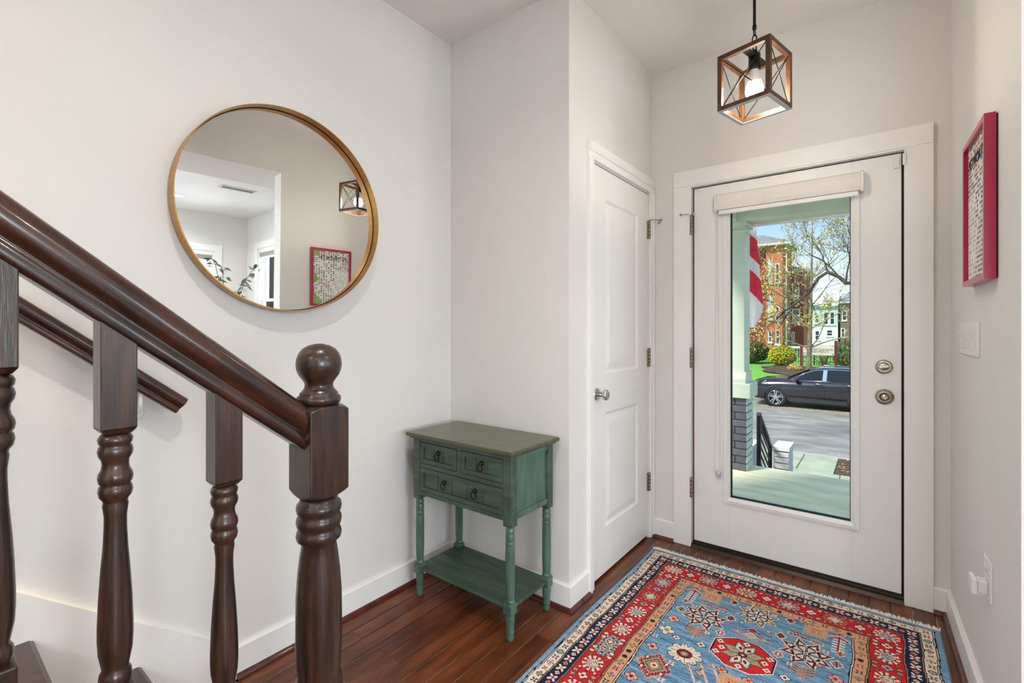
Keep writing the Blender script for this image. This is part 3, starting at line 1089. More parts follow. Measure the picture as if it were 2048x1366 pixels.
def drawer(x0, x1, z0, z1, nb_, hx):
    g_ = .0028
    x0 += g_; x1 -= g_; z0 += g_; z1 -= g_
    m_ = MB()
    bx, bz = .020, .019
    m_.box(x0, x1, FY + .006, FY + .016, z0, z1)
    m_.box(x0, x1, FY - .001, FY + .008, z0, z0 + bz)
    m_.box(x0, x1, FY - .001, FY + .008, z1 - bz, z1)
    m_.box(x0, x0 + bx, FY - .001, FY + .008, z0 + bz, z1 - bz)
    m_.box(x1 - bx, x1, FY - .001, FY + .008, z0 + bz, z1 - bz)
    d = build('drawer', m_, GREEN, tb)
    w = (x1 - x0 - 2 * bx) / nb_
    for i in range(nb_):
        a = x0 + bx + w * i
        build('drawer_slat', B(a + (.0016 if i else .0005), a + w - (.0016 if i < nb_ - 1 else .0005), FY + .0045, FY + .008, z0 + bz, z1 - bz), GREEN, d, bevel=.0012, seg=1)
        if i:
            build('drawer_bead', MB().tube([(a, FY + .005, z0 + bz), (a, FY + .005, z1 - bz)], .0016, 6), GREEN, d)
    zc_ = (z0 + z1) / 2
    for xx in hx:
        hd = MB()
        hd.lathe([(.0, 0), (.0105, 0), (.0110, .003), (.0085, .007), (.0060, .009), (.0055, .014), (.0, .015)], (xx, FY + .003, zc_ + .012), 18, RY)
        hb = MB()
        hb.tube(loop((xx, FY - .0085, zc_ - .004), (1, 0, 0), (0, -.12, .99), .0125, .0155, 24), .0024, 8, True)
        ho_ = build('handle', hd, BLACKM, d)
        hb2 = build('ring_pull', hb, BLACKM, d)
    return d


drawer(ix0, midx - .011, .626, zc1 - .013, 3, [(ix0 + midx - .011) / 2])
drawer(midx + .011, ix1, .626, zc1 - .013, 3, [(ix1 + midx + .011) / 2])
wd = ix1 - ix0
drawer(ix0, ix1, .497, .608, 5, [ix0 + .02 + (wd - .04) * .30, ix0 + .02 + (wd - .04) * .70])

# ------------------------------------------------------------------ rug
RA, RB = 1.215, 1.83              # width (X) and length (Y)
RX0, RY1 = -1.02, 2.62            # far left corner
CS = .003
na, nb2 = int(RA / CS), int(RB / CS)
A, Bm = np.meshgrid((np.arange(na) + .5) * CS, (np.arange(nb2) + .5) * CS, indexing='ij')
rng = np.random.default_rng(5)
PAL = {k_: np.array(s2l(v_)) for k_, v_ in dict(
    blue=(104, 150, 188), dblue=(66, 110, 152), lblue=(146, 184, 208), red=(206, 40, 46), dred=(176, 30, 40), cream=(238, 224, 206),
    black=(42, 36, 38), navy=(36, 40, 80), peach=(218, 164, 126), grey=(164, 170, 156), maroon=(124, 32, 44), teal=(160, 184, 188), tan=(170, 140, 98), pink=(232, 168, 150)).items()}
IMG = np.zeros((na, nb2, 3))
# symmetric about the middle of the length
bb = np.minimum(Bm, RB - Bm)
aa = np.minimum(A, RA - A)
wob = .0022 * np.sin(Bm * 31 + 1.3) + .0018 * np.sin(Bm * 17)
wob2 = .0020 * np.sin(A * 27 + .4) + .0016 * np.sin(A * 13)
dist = np.minimum(aa + wob * (aa < bb), bb + wob2 * (bb <= aa))
# field with abrash streaks along the rows
rows = rng.normal(0, 1, nb2)
rows = np.convolve(rows, np.ones(5) / 5, 'same')
streak = rng.normal(0, 1, (na // 9 + 2, nb2))
streak = np.repeat(streak, 9, axis=0)[:na]
sh = np.clip(.5 + .28 * rows[None, :] + .22 * streak + .10 * rng.normal(0, 1, (na, nb2)), 0, 1)[..., None]
IMG[:] = PAL['dblue'] * (1 - sh) + PAL['lblue'] * sh
bands = [(0, .022, 'blue'), (.022, .026, 'black'), (.026, .0285, 'cream'), (.0285, .0315, 'black'), (.0315, .066, 'cream'), (.066, .069, 'black'), (.069, .0725, 'tan'), (.0725, .0755, 'black'),
         (.0755, .119, 'navy'), (.119, .122, 'black'), (.122, .1255, 'tan'), (.1255, .1285, 'black'), (.1285, .228, 'red'), (.228, .2315, 'black'), (.2315, .235, 'tan'), (.235, .238, 'black'),
         (.238, .275, 'peach'), (.275, .2785, 'black'), (.2785, .282, 'cream'), (.282, .2855, 'black')]
for (d0, d1, c_) in bands:
    m_ = (dist >= d0) & (dist < d1)
    IMG[m_] = PAL[c_]
m_ = (dist < .022)
IMG[m_] = (PAL['blue'] * (1 - sh) + PAL['lblue'] * sh)[m_]


def win(ca, cb, rad):
    i0, i1 = max(0, int((ca - rad) / CS)), min(na, int((ca + rad) / CS) + 1)
    j0, j1 = max(0, int((cb - rad) / CS)), min(nb2, int((cb + rad) / CS) + 1)
    return slice(i0, i1), slice(j0, j1)


def stamp(ca, cb, rad, fn, flip=False):
    """fn(u,v)-> list of (mask, colour); u across, v along, in metres from the motif centre; painted in both halves"""
    for q_ in (0, 1):
        cbb = cb if q_ == 0 else RB - cb
        si, sj = win(ca, cbb, rad)
        u, v = A[si, sj] - ca, Bm[si, sj] - cbb
        if q_:
            v = -v
        if flip:
            u, v = v, u
        sub = IMG[si, sj]
        for (mk, c_) in fn(u, v):
            sub[mk] = PAL[c_]


def hook_med(c1, c2, c3, rx=.040, ry=.046):
    def fn(u, v):
        rr = np.abs(u) / rx + np.abs(v) / ry
        el = np.sqrt((u / rx) ** 2 + (v / ry) ** 2)
        th_ = np.arctan2(v / ry, u / rx)
        ser = .80 + .20 * np.sign(np.sin(th_ * 11))
        return [(el < ser * 1.06, 'black'), (el < ser * .97, c1), (rr < .74, 'black'), (rr < .64, 'cream'), (rr < .50, 'maroon'), (rr < .40, c2), (rr < .22, c3), ((np.abs(u) < .004) & (np.abs(v) < .004), 'cream')]
    return fn


def flower(c1, c2, r_=.02):
    def fn(u, v):
        rr = np.hypot(u, v)
        th_ = np.arctan2(v, u)
        pet = r_ * (.55 + .45 * np.abs(np.cos(2 * th_)))
        return [(rr < pet, 'black'), (rr < pet - .0032, c1), (rr < r_ * .3, c2)]
    return fn


def cross(c1, c2, r_=.012):
    def fn(u, v):
        x_ = (np.abs(np.abs(u) - np.abs(v)) < r_ * .42) & (np.maximum(np.abs(u), np.abs(v)) < r_)
        return [(x_, c1), ((np.abs(u) + np.abs(v)) < r_ * .5, c2)]
    return fn


def diamond(c1, c2, c3, r_=.016):
    def fn(u, v):
        rr = np.abs(u) + np.abs(v) * .8
        return [(rr < r_, c1), (rr < r_ * .75, 'black'), (rr < r_ * .6, c2), ((np.minimum(np.abs(u), np.abs(v)) < .0022) & (rr < r_ * .55), c3)]
    return fn


def blob(c1, r_=.010, e_=1.6):
    def fn(u, v):
        rr = np.hypot(u, v * e_)
        return [(rr < r_, 'black'), (rr < r_ - .003, c1)]
    return fn


# border medallions in the red band
dmid = .178
cols = [('cream', 'cream', 'maroon'), ('teal', 'tan', 'cream'), ('cream', 'tan', 'maroon'), ('teal', 'cream', 'maroon'), ('tan', 'cream', 'grey'), ('cream', 'teal', 'navy')]
edge = []
for i in range(6):
    edge.append((.178 + i * (RA - 2 * .178) / 5, dmid, True, i))
for i in range(1, 6):
    edge.append((dmid, .178 + i * .1525, False, i + 2))
    edge.append((RA - dmid, .178 + i * .1525, False, i + 4))
for (ca, cb, hz, i) in edge:
    stamp(ca, cb, .07, hook_med(*cols[i % 6]), flip=hz)
for i in range(5):
    ca = .178 + (i + .5) * (RA - .356) / 5
    stamp(ca, dmid, .05, flower('cream', 'grey', .022))
    for (s, t) in ((1, 1), (1, -1), (-1, 1), (-1, -1)):
        stamp(ca + s * .030, dmid + t * .034, .03, blob(['cream', 'grey', 'pink'][i % 3], .011))
        stamp(ca + s * .006, dmid + t * .040, .03, blob('teal', .009))
        stamp(ca + s * .052, dmid + t * .041, .02, blob('cream', .008))
for i in range(6):
    cb = .178 + (i + .5) * .1525
    if cb > RB / 2 + .05:
        break
    for ca in (dmid, RA - dmid):
        stamp(ca, cb, .05, flower(['cream', 'teal', 'grey'][i % 3], 'maroon', .021))
        for (s, t) in ((1, 1), (1, -1), (-1, 1), (-1, -1)):
            stamp(ca + s * .036, cb + t * .012, .03, blob(['cream', 'grey'][i % 2], .012))
            stamp(ca + s * .030, cb + t * .034, .03, blob(['cream', 'tan', 'teal'][i % 3], .009))
# guard bands
def run_band(dm, step, fns):
    n_ = int((RA - 2 * dm) / step)
    for i in range(n_ + 1):
        ca = dm + (RA - 2 * dm) * i / n_
        fn, rd = fns[i % len(fns)]
        stamp(ca, dm, rd, fn)
    n_ = int((RB / 2 - dm) / step)
    for i in range(1, n_ + 1):
        cb = dm + step * i
        fn, rd = fns[i % len(fns)]
        stamp(dm, cb, rd, fn)
        stamp(RA - dm, cb, rd, fn)


run_band(.049, .036, [(flower('cream', 'maroon', .014), .02), (cross('maroon', 'cream', .010), .02), (blob('grey', .013, 1.0), .02), (cross('navy', 'pink', .011), .02), (flower('tan', 'grey', .014), .02), (cross('red', 'grey', .009), .02)])
run_band(.0972, .030, [(cross('cream', 'peach', .015), .022), (flower('peach', 'red', .014), .022), (cross('cream', 'red', .015), .022), (flower('cream', 'tan', .013), .022)])
run_band(.2565, .040, [(cross('navy', 'cream', .011), .02), (flower('teal', 'red', .013), .02), (cross('maroon', 'teal', .010), .02), (flower('tan', 'grey', .014), .02), (blob('navy', .010, 1.0), .02), (cross('red', 'cream', .010), .02)])

# field motifs
AC = RA / 2


def inpoly(u, v, P):
    ins = np.zeros(u.shape, bool)
    n_ = len(P)
    for i in range(n_):
        x0, y0 = P[i]
        x1, y1 = P[(i + 1) % n_]
        c_ = ((y0 > v) != (y1 > v)) & (u < (x1 - x0) * (v - y0) / (y1 - y0 + 1e-12) + x0)
        ins ^= c_
    return ins


def octagon(u, v):
    P = [(-.112, -.045), (-.044, -.097), (.044, -.097), (.112, -.045), (.112, .045), (.044, .097), (-.044, .097), (-.112, .045)]
    S = lambda k_: [(a_ * k_, b_ * k_) for a_, b_ in P]
    out = [(inpoly(u, v, S(1.0)), 'cream'), (inpoly(u, v, S(.955)), 'black'), (inpoly(u, v, S(.92)), 'red')]
    th_ = np.arctan2(v, u)
    rr = np.hypot(u, v)
    for k_ in range(8):
        a_ = math.pi / 8 + k_ * math.pi / 4
        du, dv = u * math.cos(a_) + v * math.sin(a_), -u * math.sin(a_) + v * math.cos(a_)
        L = .080
        w_ = np.where(du < .04, (du - .006) * .62, (L - du) * .53)
        diag = k_ in (1, 2, 5, 6)
        out += [((np.abs(dv) < w_ + .003) & (du > .006) & (du < L), 'black'), ((np.abs(dv) < w_) & (du > .008) & (du < L), 'tan' if not diag else 'grey'),
                ((np.abs(dv) < w_ - .006) & (du > .010) & (du < L - .01), 'cream' if diag else 'grey'), ((np.abs(dv) < w_ - .013) & (du > .015), 'maroon' if diag else 'tan')]
    out += [(rr < .016, 'black'), (rr < .0135, 'maroon'), (rr < .005, 'cream')]
    for (fa, fb) in ((-.075, 0), (.075, 0), (0, -.075), (0, .075), (-.088, .036), (.088, -.036), (.088, .036), (-.088, -.036)):
        f2 = np.hypot(u - fa, v - fb)
        t2 = np.arctan2(v - fb, u - fa)
        out += [(f2 < .013 * (.6 + .4 * np.abs(np.cos(2 * t2))), 'cream'), (f2 < .004, 'black')]
    return out


def star(c_out, c_in, r_=.095):
    def fn(u, v):
        out = []
        for k_ in range(8):
            a_ = k_ * math.pi / 4 + math.pi / 8
            du, dv = u * math.cos(a_) + v * math.sin(a_), -u * math.sin(a_) + v * math.cos(a_)
            w_ = (r_ - du) * .52
            bs = r_ * .45
            out += [((np.abs(dv) < w_) & (du > bs - .004) & (du < r_), c_out), ((np.abs(dv) < w_ - .0045) & (du > bs), 'black'), ((np.abs(dv) < w_ - .0078) & (du > bs + .003), c_in), ((np.abs(dv) < w_ - .014) & (du > bs + .007), 'cream')]
            out += [((np.abs(dv) < (du - .004) * .42) & (du > .008) & (du < bs), 'black'), ((np.abs(dv) < (du - .004) * .42 - .0028) & (du > .010) & (du < bs - .003), 'cream'), ((np.abs(dv) < (du - .004) * .42 - .008) & (du > .016) & (du < bs - .008), 'pink')]
        out += [(np.hypot(u, v) < .012, 'black'), (np.hypot(u, v) < .009, 'cream'), (np.hypot(u, v) < .004, 'maroon')]
        return out
    return fn


def palmette(u, v):
    th_ = np.arctan2(v, u)
    rr = np.hypot(u / 1.1, v)
    pet = .062 * (.72 + .28 * np.abs(np.cos(5 * th_)))
    ln = np.abs(np.sin(5 * th_)) < .10
    return [(rr < pet, 'black'), (rr < pet - .003, 'cream'), (ln & (rr < pet) & (rr > .025), 'black'), (rr < .026, 'black'), (rr < .0235, 'maroon'), (rr < .013, 'tan'), (rr < .006, 'teal')]


def fishbone(c1, c2):
    def fn(u, v):
        out = [((np.abs(u) < .003) & (np.abs(v) < .042), c2)]
        for k_ in range(4):
            y0 = -.018 + k_ * .015
            cur = y0 - np.abs(u) * .55
            out += [((np.abs(v - cur) < .0052) & (np.abs(u) < .040), 'black'), ((np.abs(v - cur) < .0032) & (np.abs(u) < .039), c1)]
        return out
    return fn


def comb(u, v):
    out = [((np.abs(u) < .021) & (np.abs(v - .02) < .055), 'cream')]
    row = (np.floor((v + .2) / .009).astype(int) % 2) == 0
    out += [(row & (np.abs(u) < .021) & (np.abs(v - .02) < .055) & (np.abs(u) > .004), 'blue'), ((np.abs(u) < .003) & (np.abs(v) < .075), 'dred')]
    out += [((np.abs(v + .055 - np.abs(u) * .6) < .006) & (np.abs(u) < .035), 'pink'), ((np.abs(v + .042 - np.abs(u) * .6) < .003) & (np.abs(u) < .030), 'maroon')]
    return out


def square_rose(u, v):
    m0 = np.maximum(np.abs(u), np.abs(v))
    ed = .040 + .004 * np.sign(np.sin(u * 420) + np.sin(v * 420))
    return [(m0 < ed, 'peach'), ((np.abs(np.abs(u) - np.abs(v)) < .004) & (m0 < .036) & (m0 > .018), 'grey'), (m0 < .018, 'tan'), (m0 < .014, 'peach'), (m0 < .008, 'red'), (m0 < .004, 'cream')]


def spider(u, v):
    out = []
    for s in (1, -1):
        for k_ in range(3):
            cur = .012 + k_ * .016 - np.abs(u) * (.5 + .25 * k_) + 5.5 * u * u
            out.append(((np.abs(v - cur) < .0045) & (np.abs(u) < .074 - .008 * k_) & (np.abs(u) > .006), 'peach'))
            out.append(((np.abs(v - cur) < .0018) & (np.abs(u) < .072 - .008 * k_) & (np.abs(u) > .010), 'blue'))
    rr = np.abs(u) + np.abs(v)
    out += [(rr < .024, 'cream'), (rr < .019, 'grey'), (rr < .010, 'pink')]
    w_ = np.abs(u) * .9 - .052
    out += [((np.abs(v - w_) < .007) & (np.abs(u) < .05), 'cream'), ((np.abs(v - w_) < .0045) & (np.abs(u) < .048), 'maroon'), ((np.abs(u) + np.abs(v + .036)) < .013, 'red')]
    return out


def zig(u, v):
    t_ = np.floor((u + .3) / .013) * .013
    cur = np.where(u < .045, -.002 + (t_ + .05) * .02, (u - .045) * 1.0)
    teeth = ((u + .3) / .013) % 1.0
    return [((np.abs(v - cur) < .0055 + .006 * (teeth < .4)) & (u > -.062) & (u < .062), 'cream'), ((np.abs(v - cur) < .003 + .004 * (teeth < .35)) & (u > -.060) & (u < .058), 'dred')]


def big_red(u, v):
    rr = np.abs(u) / .062 + np.abs(v) / .075
    sx = .86 + .14 * np.sign(np.sin(u * 380) * np.cos(v * 330))
    return [(rr < 1.1 * sx, 'peach'), (rr < .98 * sx, 'dred'), (rr < .74, 'black'), (rr < .70, 'grey'), (rr < .58, 'maroon'), (rr < .50, 'tan'), (rr < .26, 'cream'), (rr < .12, 'red'),
            (np.hypot(np.abs(u) - .036, np.abs(v) - .030) < .010, 'maroon'), (np.hypot(np.abs(u) - .036, np.abs(v) - .030) < .006, 'cream')]


def fern(u, v):
    cur = u * .35
    out = [((np.abs(u - (v - .0) * .55) < .004) & (np.abs(v) < .055), 'cream'), ((np.abs(u - (v - .0) * .55) < .002) & (np.abs(v) < .055), 'pink')]
    out += [((np.abs(np.abs(u + .022) - (-(v + .03)) * .6) < .004) & (v < -.030) & (v > -.06), 'cream'), ((np.abs(np.abs(u + .022) - (-(v + .03)) * .6) < .002) & (v < -.032) & (v > -.06), 'maroon')]
    return out


stamp(.606, .655, .13, octagon)
for s in (-1, 1):
    stamp(AC + s * .186, .497, .12, star('cream', 'maroon', .098))
    stamp(AC + s * .186, .620, .08, fishbone('peach', 'pink'))
    stamp(AC + s * .204, .322, .07, square_rose)
    stamp(AC + s * .282, .352, .10, comb)
    stamp(AC + s * .286, .588, .04, flower('pink', 'red', .026))
    stamp(AC + s * .282, .680, .05, flower('cream', 'tan', .034))
    stamp(AC + s * .178, .782, .09, palmette)
    stamp(AC + s * .290, .815, .04, flower('pink', 'maroon', .026))
    stamp(AC + s * .246, .918, .10, big_red)
    stamp(AC + s * .104, .566, .03, diamond('cream', 'red', 'cream', .021))
    stamp(AC + s * .094, .436, .03, diamond('cream', 'maroon', 'red', .022))
    stamp(AC + s * .110, .300, .03, diamond('cream', 'red', 'maroon', .020))
    stamp(AC + s * .144, .690, .03, flower('cream', 'maroon', .020))
    stamp(AC + s * .044, .786, .03, flower('peach', 'red', .022))
    stamp(AC + s * .29, .422, .03, diamond('cream', 'peach', 'red', .018))
    stamp(AC + s * .284, .497, .03, diamond('cream', 'grey', 'maroon', .024))
for (fa_, fb_, fn_) in ((.05, .300, cross('cream', 'red', .010)), (.05, .440, blob('cream', .011)), (.14, .372, flower('pink', 'maroon', .015)), (.245, .440, cross('cream', 'maroon', .011)), (.235, .705, flower('cream', 'red', .017)),
                      (.10, .850, flower('pink', 'grey', .018)), (.20, .862, cross('cream', 'red', .011)), (.305, .742, cross('cream', 'red', .010)), (.235, .545, blob('pink', .011)), (.145, .600, cross('cream', 'maroon', .010)), (.31, .640, blob('cream', .010)), (.118, .490, cross('pink', 'cream', .009))):
    for s in (-1, 1):
        stamp(AC + s * fa_, fb_, .03, fn_)
stamp(AC - .175, .390, .08, zig)
stamp(AC + .175, .390, .08, zig)
stamp(.600, .350, .11, star('cream', 'tan', .088))
stamp(.606, .512, .10, spider)
for k_ in range(3):
    stamp(.492 + k_ * .034, .885 - k_ * .026, .07, fern)
stamp(.606, .835, .04, square_rose)
# knot noise
IMG *= (1 + .10 * rng.normal(0, 1, (na, nb2, 1)))
IMG = np.clip(IMG, .004, 1)

rug = thing('entry_rug', 'blue and red patterned oriental rug with cream fringe by the front door', 'rug', (RX0 + RA / 2, RY1 - RB / 2, 0))
RZ = .009
VX = RX0 + np.arange(na + 1) * CS
VY = RY1 - np.arange(nb2 + 1) * CS
gx, gy = np.meshgrid(VX, VY, indexing='ij')
edge_d = np.minimum(np.minimum(gx - RX0, RX0 + RA - gx), np.minimum(RY1 - gy, gy - RY1 + RB))
gz = RZ * np.clip((edge_d + .0015) / .006, 0.35, 1) + .0006 * np.sin(gx * 9) * np.sin(gy * 7)
# outline slightly uneven like a hand-made rug
gx2 = gx + .0035 * np.sin(gy * 6.1) * (np.abs(gx - (RX0 + RA / 2)) / (RA / 2))
oo = ORG[rug.name]
V = np.stack([gx2 - oo.x, gy - oo.y, gz - oo.z], -1).reshape(-1, 3)
ii, jj = np.meshgrid(np.arange(na), np.arange(nb2), indexing='ij')
p0 = (ii * (nb2 + 1) + jj).ravel()
F = np.stack([p0, p0 + 1, p0 + nb2 + 2, p0 + nb2 + 1], -1)      # normals face up
me = bpy.data.meshes.new('pile')
me.vertices.add(len(V))
me.vertices.foreach_set('co', V.ravel())
me.loops.add(F.size)
me.loops.foreach_set('vertex_index', F.ravel().astype(np.int32))
me.polygons.add(len(F))
me.polygons.foreach_set('loop_start', np.arange(0, F.size, 4, dtype=np.int32))
me.update(calc_edges=True)
ca_ = me.color_attributes.new('col', 'FLOAT_COLOR', 'CORNER')
cc = np.ones((len(F), 4, 4), np.float32)
cc[:, :, :3] = IMG.reshape(-1, 1, 3)
ca_.data.foreach_set('color', cc.ravel())
me.materials.append(mat_attr('rug_wool', .95, .5, 420))
po = bpy.data.objects.new('pile', me)
COL.objects.link(po)
po.parent = rug
FR = mat('fringe_cotton', (236, 228, 212), 0.9, var=0.12, scale=90)
fr = MB()
for (yy, s) in ((RY1, 1), (RY1 - RB, -1)):
    xx = RX0 + .004
    while xx < RX0 + RA - .002:
        L = rnd.uniform(.026, .042)
        dx = rnd.uniform(-.007, .007)
        fr.tube([(xx, yy - s * .002, .0052), (xx + dx * .4, yy + s * L * .5, .0062), (xx + dx, yy + s * L, .0028)], [.0034, .0036, .0016], 5)
        xx += rnd.uniform(.0042, .0062)
fo_ = build('fringe', fr, FR, rug)
fo_['kind'] = 'stuff'


# ------------------------------------------------------------------ things on the right-hand wall
def text_mesh(txt, size, M, depth=.0004, align='CENTER', sx=1.0):
    """lettering as mesh; M maps local (x right, y up, z out) to world"""
    cu = bpy.data.curves.new('lettering', 'FONT')
    cu.body = txt
    cu.size = size
    cu.align_x = align
    cu.align_y = 'CENTER'
    cu.extrude = depth
    cu.resolution_u = 3
    to = bpy.data.objects.new('lettering', cu)
    COL.objects.link(to)
    bpy.context.view_layer.update()
    dg = bpy.context.evaluated_depsgraph_get()
    me_ = bpy.data.meshes.new_from_object(to.evaluated_get(dg))
    mb_ = MB()
    mb_.add([M @ Vector((v.co.x * sx, v.co.y, v.co.z)) for v in me_.vertices], [tuple(p.vertices) for p in me_.polygons])
    bpy.data.objects.remove(to, do_unlink=True)
    bpy.data.curves.remove(cu)
    bpy.data.meshes.remove(me_)
    return mb_


ew = Vector((.031, -1, 0)).normalized()          # along the wall, toward the viewer (poster's right)
en = Vector((-1, -.031, 0)).normalized()         # out of the wall


def EW(Y, z, d):
    """point on the right wall at depth coordinate Y, lifted d off the face"""
    p = Vector((EX(Y), Y, z)) + en * d
    return p


def ebox(mb, Ya, Yb, z0, z1, d0, d1):
    c = (EW(Ya, z0, d0) + EW(Yb, z1, d1)) / 2
    mb.obar(c, ew * abs(Ya - Yb) / 2, en * abs(d1 - d0) / 2, Vector((0, 0, abs(z1 - z0) / 2)))
    return mb


PYa, PYb, PZ0, PZ1 = 2.284, 1.936, 1.391, 1.872
po_ = thing('map_poster', 'framed city map poster in a magenta frame on the right-hand wall', 'poster', EW((PYa + PYb) / 2, PZ0, 0))
FWD, FD = .017, .030
mb = MB()
ebox(mb, PYa, PYb, PZ0, PZ0 + FWD, .004, FD)
ebox(mb, PYa, PYb, PZ1 - FWD, PZ1, .004, FD)
ebox(mb, PYa, PYa - FWD, PZ0 + FWD, PZ1 - FWD, .004, FD)
ebox(mb, PYb + FWD, PYb, PZ0 + FWD, PZ1 - FWD, .004, FD)
build('frame', mb, MAGENTA, po_)
build('backing', ebox(MB(), PYa - .004, PYb + .004, PZ0 + .004, PZ1 - .004, 0, .004), BLACKM, po_)
mW, mH = (PYa - PYb) - 2 * FWD, (PZ1 - PZ0) - 2 * FWD
p0_ = EW(PYa - FWD, PZ0 + FWD, .018)
build('print', ebox(MB(), PYa - FWD, PYb + FWD, PZ0 + FWD, PZ1 - FWD, .004, .0175), mat('map_paper', (240, 239, 235), .6, var=.01), po_)
# coloured city blocks, parks, white streets left between them
rm = random.Random(21)
blk_cols = [(176, 84, 70), (60, 86, 150), (196, 160, 70), (70, 120, 90), (150, 120, 160), (80, 70, 90), (214, 170, 140), (120, 150, 170), (160, 60, 80), (226, 214, 190), (206, 200, 206), (190, 196, 200)]
pm = MB()
mats_b = [mat('map_ink_%s' % n_, c_, .6, var=.03) for n_, c_ in zip(['rust', 'blue', 'ochre', 'green', 'mauve', 'slate', 'sand', 'steel', 'rose', 'straw', 'lilac', 'silver'], blk_cols)]


def PQ(u, w):
    p = p0_ + ew * u
    return (p.x, p.y, p.z + w)


def park(u, w):
    """green land along the right-hand edge of the map"""
    u2 = mW - u
    return (w > mH - .05 and u2 < .045) or (.17 < w < .25 and u2 < .045 - abs(w - .205) * .5) or (w < .10 and u2 < .085 - w * .7)


nx_, ny_ = 15, 30
for i in range(nx_):
    for j in range(ny_):
        cw, chh = mW / nx_, mH / ny_
        u, w = cw * (i + .5), chh * (j + .5)
        if park(u, w):
            continue
        # diagonal avenues stay white
        if abs((u - mW * .5) - (w - mH * .4) * .55) < .009 or abs((u - mW * .55) + (w - mH * .55) * .8) < .008 or abs(u - mW * .52) < .005:
            continue
        pale = (u < mW * .42 and w < mH * .62)
        if rm.random() < (.25 if pale else .06):
            continue
        pm.cur = rm.choice([9, 10, 11, 11, 10]) if pale else rm.randrange(12)
        a_, b_ = cw * .34, chh * .30
        pm.quad(PQ(u - a_, w - b_), PQ(u + a_, w - b_), PQ(u + a_, w + b_), PQ(u - a_, w + b_))
blk = build('map_blocks', pm, mats_b, po_)
blk['kind'] = 'stuff'
GRN = mat('map_park_green', (140, 186, 96), .6)
for pk in ([PQ(mW - .05, mH - .045), PQ(mW - .002, mH - .055), PQ(mW - .002, mH - .002), PQ(mW - .046, mH - .002)],
           [PQ(mW - .040, .19), PQ(mW - .002, .16), PQ(mW - .002, .255), PQ(mW - .022, .25), PQ(mW - .046, .21)],
           [PQ(mW - .088, .002), PQ(mW - .002, .002), PQ(mW - .002, .115), PQ(mW - .03, .075)],
           [PQ(mW * .33, mH - .052), PQ(mW * .40, mH - .056), PQ(mW * .41, mH - .03), PQ(mW * .35, mH - .024)]):
    gm = MB()
    gm.add(pk, [tuple(range(len(pk)))])
    build('map_park', gm, GRN, po_)
TM = Matrix.Translation(p0_ + ew * mW * .46 + Vector((0, 0, mH - .062)) + en * .0008) @ Matrix((ew, Vector((0, 0, 1)), en)).transposed().to_4x4()
build('map_title', text_mesh('PETWORTH', .050, TM, sx=.92), INK, po_)

sw = thing('light_switches', 'white triple light switch plate on the right wall below the poster', 'light switch', EW(2.36, 1.15, 0))
build('plate', ebox(MB(), 2.520, 2.285, 1.152, 1.268, 0, .006), WHITEP, sw, bevel=.002)
build('plate', ebox(MB(), 2.281, 2.190, 1.152, 1.268, 0, .006), WHITEP, sw, bevel=.002)
for Y_ in (2.475, 2.403, 2.331, 2.236):
    rk = MB()
    a0, a1 = EW(Y_ + .021, 0, .006), EW(Y_ - .021, 0, .006)
    vs_ = []
    for p in (a0, a1):
        for (z_, d_) in ((1.176, 0), (1.176, .003), (1.210, .0045), (1.244, .012), (1.244, 0)):
            q_ = p + en * d_
            vs_.append((q_.x, q_.y, z_))
    rk.add(vs_, [(4, 3, 2, 1, 0), (5, 6, 7, 8, 9)] + [(i, i + 1, i + 6, i + 5) for i in range(4)])
    build('rocker', rk, WHITEP, sw)

ol = thing('wall_outlet', 'white wall outlet plate low on the right-hand wall', 'outlet', EW(2.05, .42, 0))
build('plate', ebox(MB(), 2.102, 2.003, .420, .538, 0, .005), WHITEP, ol, bevel=.0015)
build('socket_face', ebox(MB(), 2.070, 2.036, .488, .518, .005, .007), WHITEP, ol, bevel=.003)
build('socket_slot', ebox(MB(), 2.062, 2.060, .497, .510, .0069, .0073), BLACKR, ol)
build('socket_slot', ebox(MB(), 2.046, 2.044, .497, .510, .0069, .0073), BLACKR, ol)
pg = thing('plug_in_adapter', 'small white plug-in device sticking out of the wall outlet', 'adapter', EW(2.05, .43, .006))
build('plug_body', ebox(MB(), 2.072, 2.034, .436, .474, .005, .030), WHITEP, pg, bevel=.004)
build('plug_head', ebox(MB(), 2.080, 2.026, .430, .480, .030, .043), WHITEP, pg, bevel=.004)

# ------------------------------------------------------------------ living room seen in the mirror
SHADE = mat('pleated_shade', (150, 146, 136), .8, col2=(176, 172, 160), scale=60, stretch=(1, 1, 8))


